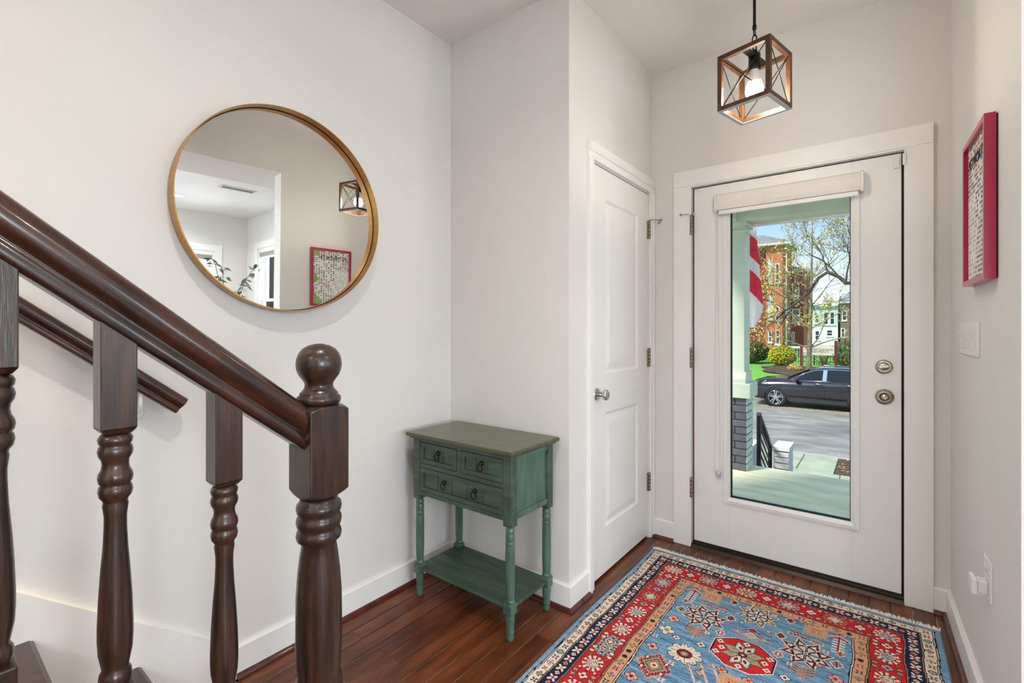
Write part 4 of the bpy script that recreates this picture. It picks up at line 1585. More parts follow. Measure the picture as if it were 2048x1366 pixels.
def window(name, axis, u0, u1, z0, z1, face, sgn, label):
    """sash window in a wall. axis 'Y': wall faces +-Y, u=X; 'X': u=Y. face: room face coordinate; sgn: direction out of the house"""
    c_ = ((u0 + u1) / 2, face, z0) if axis == 'Y' else (face, (u0 + u1) / 2, z0)
    w = thing(name, label, 'window', c_, kind='structure')

    def bx(mb, a, b, d0, d1, c0, c1):
        lo, hi = sorted((face + sgn * d0, face + sgn * d1))
        if axis == 'Y':
            mb.box(a, b, lo, hi, c0, c1)
        else:
            mb.box(lo, hi, a, b, c0, c1)
        return mb
    m_ = MB()
    t = .09
    bx(m_, u0 - t, u0, -.018, 0, z0 - .02, z1)
    bx(m_, u1, u1 + t, -.018, 0, z0 - .02, z1)
    bx(m_, u0 - t, u1 + t, -.02, 0, z1, z1 + t)
    bx(m_, u0 - t - .02, u1 + t + .02, -.05, 0, z0 - .045, z0 - .02)
    build('casing', m_, TRIM, w)
    m_ = MB()
    bx(m_, u0, u0 + .03, .0, .15, z0 - .02, z1)
    bx(m_, u1 - .03, u1, .0, .15, z0 - .02, z1)
    bx(m_, u0 + .03, u1 - .03, .0, .15, z1 - .03, z1)
    bx(m_, u0 + .03, u1 - .03, .0, .15, z0 - .02, z0 + .01)
    build('window_jamb', m_, TRIM, w)
    zm = (z0 + z1) / 2
    for (c0, c1, d) in ((z0 + .01, zm + .02, .06), (zm - .02, z1 - .03, .10)):
        m_ = MB()
        s_ = .04
        bx(m_, u0 + .03, u0 + .03 + s_, d, d + .035, c0, c1)
        bx(m_, u1 - .03 - s_, u1 - .03, d, d + .035, c0, c1)
        bx(m_, u0 + .03 + s_, u1 - .03 - s_, d, d + .035, c0, c0 + s_)
        bx(m_, u0 + .03 + s_, u1 - .03 - s_, d, d + .035, c1 - s_, c1)
        sa = build('sash', m_, TRIM, w)
        build('pane', bx(MB(), u0 + .03 + s_, u1 - .03 - s_, d + .015, d + .019, c0 + s_, c1 - s_), PANE, sa)
    return w, bx


w1, bx1 = window('window_1', 'Y', 2.95, 3.85, .78, 2.28, 2.80, 1, 'white sash window in the front living room wall')
w2, bx2 = window('window_2', 'X', 1.48, 2.36, .78, 2.23, 4.30, 1, 'white sash window in the far living room wall')
w4, bx4 = window('window_added', 'X', -1.65, -.15, .75, 2.28, 4.30, 1, 'added unseen window in the far living room wall, bringing daylight to the hall')  # unseen window, added so more daylight reaches the hall walls
w3, bx3 = window('window_3', 'Y', .25, 2.95, .5, 2.4, -4.0, -1, 'wide window in the rear living room wall behind the viewer')
for (bx_, u0, u1, zt_, lab, loc) in ((bx1, 2.98, 3.82, 2.25, 'grey pleated shade pulled up on the front living room window', (3.4, 2.82, 2.15)),
                                     (bx2, 1.51, 2.33, 2.20, 'grey pleated shade pulled up on the far wall window', (4.32, 1.92, 2.10))):
    sh_ = thing('pleated_shade', lab, 'window shade', loc, 'pleated shades on the living room windows')
    build('head_rail', bx_(MB(), u0 + .002, u1 - .002, .004, .045, zt_ - .03, zt_), TRIM, sh_)
    m_ = MB()
    for i in range(5):
        bx_(m_, u0 + .004, u1 - .004, .006 + .004 * (i % 2), .040 - .004 * (i % 2), zt_ - .03 - .013 * (i + 1), zt_ - .03 - .013 * i)
    build('pleats', m_, SHADE, sh_)
    build('bottom_rail', bx_(MB(), u0 + .003, u1 - .003, .006, .040, zt_ - .115, zt_ - .095), TRIM, sh_)

vt = thing('ceiling_vent', 'white slotted air vent in the living room ceiling', 'vent', (2.5, 2.09, ZC - .01))
build('vent_frame', MB().box(2.43, 2.57, 1.90, 1.925, ZC - .008, ZC).box(2.43, 2.57, 2.255, 2.28, ZC - .008, ZC).box(2.43, 2.452, 1.925, 2.255, ZC - .008, ZC).box(2.548, 2.57, 1.925, 2.255, ZC - .008, ZC), VENTM, vt)
build('vent_cavity', B(2.452, 2.548, 1.925, 2.255, ZC - .002, ZC - .0005), VENTD, vt)
for i in range(5):
    m_ = MB()
    m_.obar((2.463 + i * .0185, 2.09, ZC - .005), (.006, 0, .003), (0, .165, 0), (-.0004, 0, .0008))
    build('vent_louver', m_, VENTM, vt)


def downlight(x, y, power, label, z=ZC, color=(1.0, .97, .93)):
    d = thing('recessed_downlight', label, 'ceiling light', (x, y, z - .006), 'recessed ceiling downlights')
    m_ = ring(MB(), [(.075, 0), (.075, -.006), (.058, -.006), (.055, 0)], (x, y, z), Matrix.Identity(3), 40)
    build('trim_ring', m_, TRIM, d)
    build('lens', MB().lathe([(.055, -.0025), (.055, -.0005)], (x, y, z), 32), LAMPON, d)
    l = bpy.data.lights.new('downlight', 'AREA')
    l.shape = 'DISK'
    l.size = .10
    l.energy = power
    l.color = color
    l.spread = math.radians(150)
    o = bpy.data.objects.new('downlight', l)
    o.location = (x, y, z - .008)
    COL.objects.link(o)


downlight(3.41, 1.72, 10, 'lit recessed downlight in the ceiling near the far living room window')
downlight(3.41, -1.2, 10, 'lit recessed downlight in the far rear part of the living room ceiling')
downlight(1.50, 1.2, 10, 'lit recessed downlight in the living room ceiling near the wide opening')
downlight(1.50, -1.6, 10, 'lit recessed downlight in the rear living room ceiling near the opening')
downlight(-.42, .45, 7.5, 'added recessed downlight out of view in the hall ceiling, brightening the walls')  # unseen lamp, added to brighten the right-hand and closet walls
downlight(-.33, -2.2, 18, 'lit recessed downlight in the hall ceiling at the rear')
downlight(-1.34, -.7, 60, 'lit recessed downlight above the stairwell', 5.3, (1.0, .72, .36))

# tall potted plant
PLF = mat('houseplant_leaf', (58, 78, 58), .5, col2=(92, 112, 84), scale=30)
PLS = mat('houseplant_stem', (86, 84, 58), .7)
pp = thing('potted_plant', 'tall leafy houseplant in a pot in the living room corner', 'plant', (3.25, 2.20, 0))
build('pot', MB().lathe([(.13, .0005), (.15, .02), (.19, .36), (.20, .38), (.185, .385), (.18, .34), (.001, .33)], (3.25, 2.20, 0), 28), mat('glazed_pot', (206, 202, 196), .35), pp)
rp_ = random.Random(3)
lm = MB()
for s in range(7):
    a = 2 * math.pi * s / 7 + rp_.uniform(-.3, .3)
    reach = rp_.uniform(.18, .55)
    hh = rp_.uniform(1.25, 1.72)
    pts = []
    for i in range(9):
        t = i / 8
        pts.append(Vector((3.25 + math.cos(a) * reach * t ** 1.8, 2.20 + math.sin(a) * reach * t ** 1.8 * .8, .32 + (hh) * (1 - (1 - t) ** 1.5))))
    build('stem', MB().tube(pts, [.008 - .0006 * i for i in range(9)], 6), PLS, pp)
    for i in range(3, 9):
        for q_ in range(5):
            c = pts[i] + Vector((rp_.uniform(-.03, .03), rp_.uniform(-.03, .03), rp_.uniform(-.04, .04)))
            d = Vector((rp_.uniform(-1, 1), rp_.uniform(-1, 1), rp_.uniform(-.9, .25))).normalized()
            sdv = d.cross(Vector((rp_.uniform(-1, 1), rp_.uniform(-1, 1), rp_.uniform(-1, 1)))).normalized()
            L, W = rp_.uniform(.07, .12), rp_.uniform(.012, .02)
            tip = c + d * L
            mid = c + d * L * .45
            dn = Vector((0, 0, -.012))
            lm.add([c, mid + sdv * W, tip + dn, mid - sdv * W], [(0, 1, 2, 3)])
lo = build('leaves', lm, PLF, pp)
lo['kind'] = 'stuff'

# ------------------------------------------------------------------ porch
MINT = mat('porch_mint_paint', (194, 204, 186), .5, col2=(208, 216, 200), scale=3)
PORCHF = mat('porch_floor_paint', (222, 218, 176), .8, spec=.15, col2=(248, 244, 214), scale=2.6, stretch=(1, 3.0, 1), bump=.35, bscale=10, detail=9)
PZ = -.12
tag(build('porch_floor', B(-3.6, 3.4, 3.0, 5.25, -1.6, PZ), PORCHF), 'worn pale green painted porch floor outside the door', 'porch floor', kind='structure')
pbm = thing('porch_roof', 'pale green porch roof beams and ceiling above the doorway', 'porch roof', (0, 4.2, 2.27), kind='structure')
build('porch_ceiling', B(-1.42, 3.4, 3.0, 5.05, 2.62, 2.70), MINT, pbm)
build('front_beam', B(-1.42, 3.4, 4.93, 5.20, 2.275, 2.62), MINT, pbm)
build('side_beam', B(-1.42, -1.09, 3.0, 4.93, 2.275, 2.62), MINT, pbm)
build('fascia', B(-1.5, 3.4, 5.20, 5.26, 2.262, 2.80), TRIM, pbm)
build('roof_deck', B(-1.5, 3.4, 3.0, 5.30, 2.80, 2.86), mat('roof_tar', (70, 70, 72), .9), pbm)

BRKG = mat('brick_grey_paint', (88, 90, 97), .6, var=.12, scale=25, bump=.5, bscale=60, objrand=.10)
BRKM = mat('brick_mint_paint', (190, 204, 194), .6, var=.08, scale=25, bump=.5, bscale=60, objrand=.06)
MORT = mat('mortar_grey', (62, 63, 68), .9, var=.1, scale=40)
col = thing('porch_column', 'square pale green porch column on a grey painted brick pier', 'column', (-1.21, 5.11, PZ))
bx0, bx1, by0, by1 = -1.42, -1.012, 4.97, 5.25
build('mortar_core', B(bx0 + .008, bx1 - .008, by0 + .008, by1 - .002, PZ, .578), MORT, col)
RH = .0698
for rrow in range(10):
    z0 = PZ + rrow * RH + .004
    z1 = z0 + RH - .010
    if rrow % 2 == 0:
        cuts = [bx0, bx0 + .205, bx1]
        sc = [by0 + .105, by1]
    else:
        cuts = [bx0, bx0 + .10, bx0 + .305, bx1]
        sc = [by0 + .155, by1]
    for i in range(len(cuts) - 1):
        o = B(cuts[i] + (.005 if i else 0), cuts[i + 1] - (.005 if i < len(cuts) - 2 else .002), by0 + rnd.uniform(-.002, .002), by0 + .10, z0, z1)
        build('brick', o, BRKG, col, bevel=.004, seg=1)
    yy = [by0 + .003, sc[0], sc[1]]
    for i in range(2):
        o = B(bx1 - .03, bx1 + rnd.uniform(0, .003), yy[i] + (.005 if i else 0), yy[i + 1] - .005 * (i == 0), z0, z1)
        build('brick', o, BRKM, col, bevel=.004, seg=1)
build('cap_stone', B(bx0 - .03, -.975, 4.937, 5.29, .580, .722), MINT, col, bevel=.006)
bs = MB()
bs.prism([(4.955, .722), (4.955, .760), (4.970, .775), (4.980, .805), (4.986, .830), (5.24, .830), (5.245, .805), (5.255, .775), (5.27, .760), (5.27, .722)], -1.40, -1.02, 'X')
build('base_moulding', bs, MINT, col)
build('shaft', B(-1.38, -1.036, 4.99, 5.23, .82, 2.275), MINT, col, bevel=.004)
build('capital', MB().box(-1.40, -1.02, 4.975, 5.245, 2.175, 2.20).box(-1.41, -1.008, 4.965, 5.255, 2.235, 2.274), MINT, col, bevel=.004)

# flag hanging beside the column
fl = thing('flag', 'red and white striped flag hanging beside the porch column', 'flag', (-1.1, 5.7, 1.26))
FRED = mat('flag_red', (226, 40, 68), .8, var=.05)
FWHT = mat('flag_white', (238, 232, 232), .8, var=.02)
fm_ = MB()
fm_.smooth = True
nu, nt_ = 44, 180
zt_, zb_ = 2.36, 1.258
for i in range(nu + 1):
    for j in range(nt_ + 1):
        s_, t_ = i / nu, j / nt_
        xr = -1.065 + .082 * min(1, t_ / .80) - .082 * max(0, (t_ - .80) / .20) ** 1.4 * 1.0
        xl = -1.30 + .12 * max(0, (t_ - .82) / .18) ** 1.3
        xx = xl + (xr - xl) * s_
        yy = 5.66 + .035 * math.sin(s_ * 9 + t_ * 2.2) * (1 - .3 * t_)
        zz = zt_ - (zt_ - zb_) * t_
        fm_.v.append((xx, yy, zz))
for i in range(nu):
    for j in range(nt_):
        p = i * (nt_ + 1) + j
        x_, z_ = fm_.v[p][0], fm_.v[p][2]
        wv = (zt_ - z_) - 1.15 * (x_ + 1.14)
        ph = (wv - .065) % .385
        fm_.cur = 0 if (ph < .24 and wv < .78) else 1
        fm_.face((p, p + 1, p + nt_ + 2, p + nt_ + 1))
build('flag_cloth', fm_, [FRED, FWHT], fl)
build('flag_pole', MB().tube([(-1.05, 5.26, 2.12), (-1.20, 5.66, 2.372), (-1.26, 5.82, 2.47)], .011, 8), mat('pole_wood', (190, 170, 140), .5), fl)

# steps down to the street with cheek walls and rail
WBRK = mat('white_painted_brick', (214, 216, 214), .7, var=.06, scale=20, bump=.4, bscale=50, objrand=.06)
WCON = mat('white_painted_concrete', (220, 224, 220), .6, var=.05, scale=6)
pst = thing('porch_steps', 'white painted concrete steps leading from the porch to the street', 'steps', (-1.8, 6.2, -1.6))
for k in range(8):
    build('step', B(-2.40, -1.32, 5.25 + .26 * k, 5.25 + .26 * (k + 1), -1.6, PZ - .185 * (k + 1) + .002), WCON, pst)
tag(build('cheek_wall', B(-1.315, -1.160, 5.256, 6.42, -1.6, -.105), WCON, bevel=.008), 'low white cheek wall beside the brick porch pier', 'wall')
pier = thing('brick_pier', 'short white painted brick pier at the foot of the stair rail', 'pier', (-.96, 6.75, -1.6))
build('pier_core', B(-1.034, -.886, 6.60, 6.96, -1.6, -.24), MORT, pier)
for rrow in range(19):
    z0 = -1.6 + rrow * .071 + .003
    build('brick', B(-1.042, -.878, 6.592, 6.70, z0, z0 + .062), WBRK, pier, bevel=.004, seg=1)
    build('brick', B(-.93, -.878, 6.708, 6.966, z0, z0 + .062), WBRK, pier, bevel=.004, seg=1)
build('pier_cap', B(-1.05, -.868, 6.58, 6.97, -.245, -.195), WCON, pier, bevel=.006)
IRON = mat('black_iron', (34, 34, 36), .45, metal=.4)
rl_ = thing('stair_rail', 'black iron rail with thin bars beside the porch steps', 'railing', (-1.08, 6.2, -1.3))
za_ = lambda y: .303 - .70 * (y - 5.90)
build('top_rail', MB().bar((-1.075, 5.88, za_(5.88) - .02), (-1.075, 6.60, za_(6.60) - .02), .04, .04), IRON, rl_)
build('bottom_rail', MB().bar((-1.075, 5.90, za_(5.90) - .72), (-1.075, 6.58, za_(6.58) - .72), .03, .03), IRON, rl_)
for y in (5.90, 6.575):
    build('post', B(-1.095, -1.055, y - .02, y + .02, -1.6, za_(y)), IRON, rl_)
for k in range(6):
    dz = .125 + k * .098
    build('sloping_bar', MB().bar((-1.075, 5.92, za_(5.92) - dz), (-1.075, 6.56, za_(6.56) - dz), .012, .022), IRON, rl_)

# ------------------------------------------------------------------ street
CONC = mat('sidewalk_concrete', (150, 160, 134), .85, col2=(174, 182, 156), scale=2.5, bump=.3, bscale=40, detail=7)
ASPH = mat('asphalt', (124, 122, 114), .6, col2=(162, 160, 150), scale=1.1, stretch=(1, 2.2, 1), bump=.6, bscale=60, detail=9)
MULCH = mat('mulch', (54, 42, 34), .95, col2=(104, 84, 62), scale=14, bump=.8, bscale=50, detail=8)
GRASS = mat('lawn_grass', (88, 150, 52), .95, col2=(120, 180, 74), scale=9, bump=.8, bscale=120, detail=8)
CURB = mat('curb_stone', (168, 168, 164), .8, var=.08, scale=5)
tag(build('front_yard', B(-12, 12, 5.2, 9.6, -1.9, -1.615), MULCH), 'bare mulched front yard below the porch', 'ground', kind='structure')
swk = thing('sidewalk', 'pale concrete sidewalk slabs running along the street', 'sidewalk', (0, 10.4, -1.7), kind='structure')
for k in range(14):
    xa = -8.02 + k * 1.48
    build('slab', B(xa + .006, xa + 1.474, 9.6, 11.235, -1.75, -1.6 + rnd.uniform(-.004, .004)), CONC, swk, bevel=.008, seg=1)
vg = thing('verge_paving', 'greenish concrete slabs crossing the verge to the curb', 'paving', (-1.6, 12, -1.7), kind='structure')
for (xa, xb) in ((-2.62, -2.0), (-1.99, -1.368), (-1.352, -.732)):
    build('slab', B(xa, xb, 11.25, 12.66, -1.75, -1.597), CONC, vg, bevel=.008, seg=1)
tag(build('tree_pit', B(-.72, 3.4, 11.25, 12.66, -1.75, -1.605), MULCH), 'mulched tree pit between the sidewalk and the curb', 'tree pit', kind='structure')
tag(build('curb_1', B(-30, 30, 12.67, 12.82, -1.9, -1.60), CURB, bevel=.01), 'near stone curb along the street', 'curb', kind='structure')
tag(build('verge', MB().box(-30, -2.63, 11.25, 12.66, -1.75, -1.606).box(3.41, 30, 11.25, 12.66, -1.75, -1.606), GRASS), 'grass verge beside the near curb', 'verge', kind='structure')
tag(build('street', B(-60, 60, 12.82, 22.32, -2.0, -1.70), ASPH), 'worn grey asphalt street in front of the house', 'street', kind='structure')
tag(build('curb_2', B(-60, 60, 22.32, 22.47, -2.0, -1.55), CURB), 'far stone curb behind the parked car', 'curb', kind='structure')
lw = MB()
lw.smooth = True
lp = [(22.47, -1.56), (22.75, -1.30), (23.1, -.98), (24.0, -.80), (25.5, -.66), (28, -.60), (34, -.56), (46, -.5), (70, -.8), (140, -1.0)]
xs_ = [-70, -12, -8, -6, -5, -4, -3, -2, -1, 0, 2, 6, 70]
for (y, z) in lp:
    for x in xs_:
        lw.v.append((x, y, z + .03 * math.sin(x * 1.7 + y)))
for i in range(len(lp) - 1):
    for j in range(len(xs_) - 1):
        p = i * len(xs_) + j
        lw.face((p, p + 1, p + len(xs_) + 1, p + len(xs_)))
tag(build('lawn', lw, GRASS), 'bright green lawn across the street', 'lawn', kind='structure')


def lawnz(y):
    for i in range(len(lp) - 1):
        if lp[i][0] <= y <= lp[i + 1][0]:
            t = (y - lp[i][0]) / (lp[i + 1][0] - lp[i][0])
            return lp[i][1] + t * (lp[i + 1][1] - lp[i][1])
    return -1.0


bed = MB()
n_ = 40
bed.v.append((-3.1, 25.5, lawnz(25.5) + .05))
for rg in (.55, 1.0):
    for k in range(n_):
        a = 2 * math.pi * k / n_
        w = 1 + .12 * math.sin(3 * a + 1) + .07 * math.sin(7 * a)
        x, y = -2.9 + 1.75 * rg * w * math.cos(a), 25.6 + 1.5 * rg * w * math.sin(a)
        bed.v.append((x, y, lawnz(y) + (.06 if rg < 1 else .035)))
for k in range(n_):
    k2 = (k + 1) % n_
    bed.face((0, 1 + k, 1 + k2))
    bed.face((1 + k, 1 + n_ + k, 1 + n_ + k2, 1 + k2))
tag(build('mulch_bed', bed, MULCH), 'dark mulch bed around the apartment sign', 'flower bed', kind='structure')

LITTER = mat('fallen_leaf', (196, 160, 80), .8, col2=(226, 206, 140), scale=3)
lt = MB()
for k in range(520):
    if k < 380:
        x, y, z = rnd.uniform(-4.0, .9), 20.30 - abs(rnd.gauss(0, .22)), -1.694
        if rnd.random() < .35:
            y = 22.31 - abs(rnd.gauss(0, .03))
    elif k < 440:
        x, y, z = rnd.uniform(-.7, .6), rnd.uniform(11.3, 12.6), -1.598
    else:
        x, y, z = rnd.uniform(-5, 1.5), rnd.uniform(13, 20), -1.694
    a = rnd.uniform(0, 6.28)
    L = rnd.uniform(.03, .055)
    c_, s_ = math.cos(a) * L, math.sin(a) * L
    lt.add([(x - c_, y - s_, z), (x + s_ * .5, y - c_ * .5, z + .008), (x + c_, y + s_, z), (x - s_ * .5, y + c_ * .5, z + .012)], [(0, 1, 2, 3)])
tag(build('fallen_leaves', lt, LITTER), 'yellow fallen leaves scattered along the street and tree pit', 'leaves', kind='stuff')

# ------------------------------------------------------------------ parked car
CARB = mat('car_black_paint', (22, 22, 25), .18, var=.05, spec=.6, coat=.8)
CARP = mat('car_black_plastic', (44, 44, 45), .55)
CARG = mat('car_dark_glass', (18, 21, 26), .04, spec=.8)
CHRM = mat('car_chrome', (220, 222, 224), .12, metal=1.0, var=.02)
TYRE = mat('tyre_rubber', (28, 28, 28), .8, var=.1, scale=30)
RIMD = mat('rim_dark', (40, 41, 44), .4, metal=.5)
LAMPC = mat('headlamp', (200, 206, 210), .1, spec=.8)
cx0, cyc, cz0 = -4.06, 21.27, -1.70
car = thing('parked_car', 'black SUV parked at the far curb, facing left', 'car', (cx0 + 2.3, cyc, cz0))


def CP(x, y, z):
    return (cx0 + x, cyc + y, cz0 + z)


# stations: x, zbottom, half bottom, half mid, z mid, half shoulder, z shoulder, z centre
ST = [(0.00, .42, .55, .62, .55, .58, .70, .72), (.05, .34, .66, .74, .58, .70, .80, .84), (.18, .27, .76, .85, .60, .80, .88, .95), (.45, .25, .82, .905, .62, .86, .955, 1.03),
      (.85, .25, .83, .92, .63, .875, .99, 1.075), (1.30, .25, .83, .92, .63, .88, 1.02, 1.10), (1.9, .25, .83, .92, .63, .88, 1.03, 1.10), (3.0, .25, .83, .92, .64, .88, 1.06, 1.10),
      (3.9, .26, .83, .92, .65, .88, 1.08, 1.12), (4.35, .30, .78, .89, .66, .85, 1.08, 1.12), (4.55, .36, .70, .82, .68, .78, 1.02, 1.05), (4.60, .48, .62, .72, .66, .70, .92, .94)]
bd = MB()
bd.smooth = True
for (x, zb_, hb, hm, zm, hs_, zs_, zc_) in ST:
    for (y, z) in ((-hb, zb_), (-hm, zm - .12), (-hm, zm + .10), (-hs_, zs_), (-hs_ * .55, zc_ - .01), (0, zc_), (hs_ * .55, zc_ - .01), (hs_, zs_), (hm, zm + .10), (hm, zm - .12), (hb, zb_)):
        bd.v.append(CP(x, y, z))
nn = 11
for i in range(len(ST) - 1):
    for k in range(nn):
        k2 = (k + 1) % nn
        bd.face((i * nn + k, i * nn + k2, (i + 1) * nn + k2, (i + 1) * nn + k))
bd.face(tuple(range(nn)))
bd.face(tuple((len(ST) - 1) * nn + k for k in reversed(range(nn))))
build('body', bd, CARB, car)
GH = [(1.22, 1.06, .84, 1.06, .80), (1.60, 1.07, .85, 1.26, .70), (2.00, 1.08, .86, 1.43, .65), (2.45, 1.08, .86, 1.49, .63), (3.1, 1.08, .86, 1.505, .63), (3.8, 1.08, .85, 1.47, .61), (4.25, 1.08, .82, 1.38, .58), (4.50, 1.06, .78, 1.08, .72)]
gh = MB()
gh.smooth = True
for (x, z0, h0, z1, h1) in GH:
    for (y, z) in ((-h0, z0 - .06), (-h1, z1 - .05), (-h1 * .8, z1 + .0), (0, z1 + .02), (h1 * .8, z1), (h1, z1 - .05), (h0, z0 - .06)):
        gh.v.append(CP(x, y, z))
nn = 7
for i in range(len(GH) - 1):
    for k in range(nn - 1):
        gh.face((i * nn + k, i * nn + k + 1, (i + 1) * nn + k + 1, (i + 1) * nn + k))
build('cabin', gh, CARB, car)


def side(x, z, off=.0, s=-1):
    """point on the slanted window plane"""
    h_ = .862 - (z - 1.02) * .47
    return CP(x, s * (h_ + off), z)


for s in (-1, 1):
    wins = [[(1.52, 1.05), (2.38, 1.06), (2.40, 1.42), (2.18, 1.39), (1.86, 1.27)], [(2.54, 1.06), (3.36, 1.08), (3.34, 1.43), (2.56, 1.43)], [(3.48, 1.09), (4.10, 1.14), (3.92, 1.35), (3.46, 1.42)]]
    for wp in wins:
        m_ = MB()
        m_.add([side(x, z, .012, s) for x, z in wp] + [side(x, z, -.01, s) for x, z in wp], [tuple(range(len(wp))), tuple(reversed(range(len(wp), 2 * len(wp))))] + [(i, len(wp) + i, len(wp) + (i + 1) % len(wp), (i + 1) % len(wp)) for i in range(len(wp))])
        build('side_window', m_, CARG, car)
    pth = [(1.42, 1.03), (1.84, 1.295), (2.18, 1.415), (2.6, 1.455), (3.4, 1.45), (3.95, 1.37), (4.2, 1.13), (3.4, 1.055), (2.46, 1.035), (1.42, 1.03)]
    build('window_trim', MB().tube([side(x, z, .016, s) for x, z in pth], .014, 6), CHRM, car)
    m_ = MB()
    wp = [(2.40, 1.05), (2.525, 1.05), (2.545, 1.435), (2.42, 1.43)]
    m_.add([side(x, z, .015, s) for x, z in wp], [(0, 1, 2, 3)])
    build('door_pillar', m_, CHRM, car)
    for hx in (2.28, 3.22):
        build('door_handle', MB().tube([CP(hx - .11, s * .915, .935), CP(hx - .08, s * .945, .94), CP(hx + .08, s * .945, .94), CP(hx + .11, s * .915, .935)], .014, 6), CHRM, car)
    mm_ = MB()
    mm_.ball(CP(1.63, s * 1.00, 1.10), .10, .10, .075, 14, 8)
    mi_ = build('wing_mirror', mm_, CARB, car)
    build('mirror_arm', MB().bar(CP(1.60, s * .84, 1.06), CP(1.63, s * .95, 1.08), .06, .04), CARP, mi_)
    m_ = MB()
    m_.prism([(cx0 + 1.32, cz0 + .24), (cx0 + 3.14, cz0 + .24), (cx0 + 3.14, cz0 + .37), (cx0 + 1.32, cz0 + .40)], cyc + s * .80, cyc + s * .930, 'Y')
    build('sill_cladding', m_, CARP, car, bevel=.01)
    build('sill_trim', MB().tube([CP(1.36, s * .937, .40), CP(3.1, s * .937, .38)], .010, 6), CARP, car)
    build('door_seam', MB().tube([CP(2.50, s * .905, .96), CP(2.50, s * .923, .70), CP(2.47, s * .923, .55), CP(2.46, s * .90, .36)], .005, 5), BLACKR, car)
    for wx in (.92, 3.58):
        arc = []
        for k in range(15):
            a = math.radians(-12 + 204 * k / 14)
            arc.append(CP(wx + .405 * math.cos(a), s * .915, .355 + .405 * math.sin(a)))
        build('wheel_arch', MB().tube(arc, .032, 6), CARP, car)
        Mx = Matrix.Rotation(-s * math.pi / 2, 3, 'X')
        aw = MB().lathe([(.385, -.02), (.385, .0)], CP(wx, s * .905, .355), 28, Mx)
        build('wheel_well', aw, BLACKR, car)
        ty = MB().lathe([(.26, -.20), (.335, -.19), (.355, -.14), (.355, -.03), (.340, .012), (.300, .026), (.262, .022), (.250, .0), (.22, -.03)], CP(wx, s * .925, .355), 36, Mx)
        to_ = build('wheel', ty, TYRE, car)
        build('rim_back', MB().lathe([(.245, -.03), (.245, -.012)], CP(wx, s * .925, .355), 28, Mx), RIMD, to_)
        rm_ = MB()
        ring(rm_, [(.255, -.02), (.255, .016), (.238, .014), (.234, -.02)], CP(wx, s * .925, .355), Mx, 36)
        rm_.lathe([(.055, -.01), (.055, .012), (.03, .018), (.001, .018)], CP(wx, s * .925, .355), 16, Mx)
        for k in range(5):
            a = 2 * math.pi * k / 5 + .3
            for da in (-.17, .17):
                p1 = Mx @ Vector((.045 * math.cos(a + da * 2), .045 * math.sin(a + da * 2), .004))
                p2 = Mx @ Vector((.240 * math.cos(a + da), .240 * math.sin(a + da), .004))
                c_ = Vector(CP(wx, s * .925, .355))
                rm_.bar(c_ + p1, c_ + p2, .030, .018, up=Mx @ Vector((0, 0, 1)))
        build('rim', rm_, CHRM, to_)
    m_ = MB()
    m_.add([CP(.10, s * .765, .80), CP(.50, s * .885, .90), CP(.62, s * .882, .97), CP(.16, s * .79, .90)], [(0, 1, 2, 3)])
    build('headlamp', m_, LAMPC, car)
m_ = MB()
m_.add([CP(1.26, -.76, 1.10), CP(1.26, .76, 1.10), CP(1.95, .60, 1.44), CP(1.95, -.60, 1.44)], [(0, 1, 2, 3)])
build('windshield', m_, CARG, car)
for s in (-1, 1):
    build('roof_rail', MB().tube([CP(2.2, s * .57, 1.465), CP(2.35, s * .57, 1.525), CP(3.8, s * .56, 1.515), CP(4.0, s * .55, 1.46)], .017, 6), CHRM, car)

# ------------------------------------------------------------------ planting
def leaf_cloud(mb, c, rx, ry, rz, n, size, rg, shell=.55):
    for _ in range(n):
        while True:
            p = Vector((rg.uniform(-1, 1), rg.uniform(-1, 1), rg.uniform(-1, 1)))
            if shell < p.length < 1:
                break
        q = Vector((c[0] + p.x * rx, c[1] + p.y * ry, c[2] + p.z * rz))
        d = Vector((rg.uniform(-1, 1), rg.uniform(-1, 1), rg.uniform(-1, 1))).normalized()
        s_ = d.cross(Vector((rg.uniform(-1, 1), rg.uniform(-1, 1), rg.uniform(-1, 1)))).normalized()
        L = size * rg.uniform(.6, 1.3)
        mb.add([q - d * L * .5, q + s_ * L * .28, q + d * L * .5, q - s_ * L * .28], [(0, 1, 2, 3)])


def shrub(name, label, c, rx, ry, rz, n, size, m_, seed, stems=9, stemcol=(88, 70, 50)):
    rg = random.Random(seed)
    gz_ = lawnz(c[1])
    t = thing(name, label, 'shrub', (c[0], c[1], gz_), 'shrubs on the lawn across the street')
    f_ = MB()
    leaf_cloud(f_, c, rx, ry, rz, n, size, rg)
    o = build('foliage', f_, m_, t)
    o['kind'] = 'stuff'
    for k in range(stems):
        a = rg.uniform(0, 6.28)
        build('stem', MB().tube([(c[0] + .05 * math.cos(a), c[1] + .05 * math.sin(a), gz_ - .03), (c[0] + rx * .35 * math.cos(a), c[1] + ry * .35 * math.sin(a), c[2]), (c[0] + rx * .75 * math.cos(a), c[1] + ry * .75 * math.sin(a), c[2] + rz * .6)], [.018, .013, .006], 5), mat('shrub_stem_%d_%d' % stemcol[:2], stemcol, .9), t)
    return t


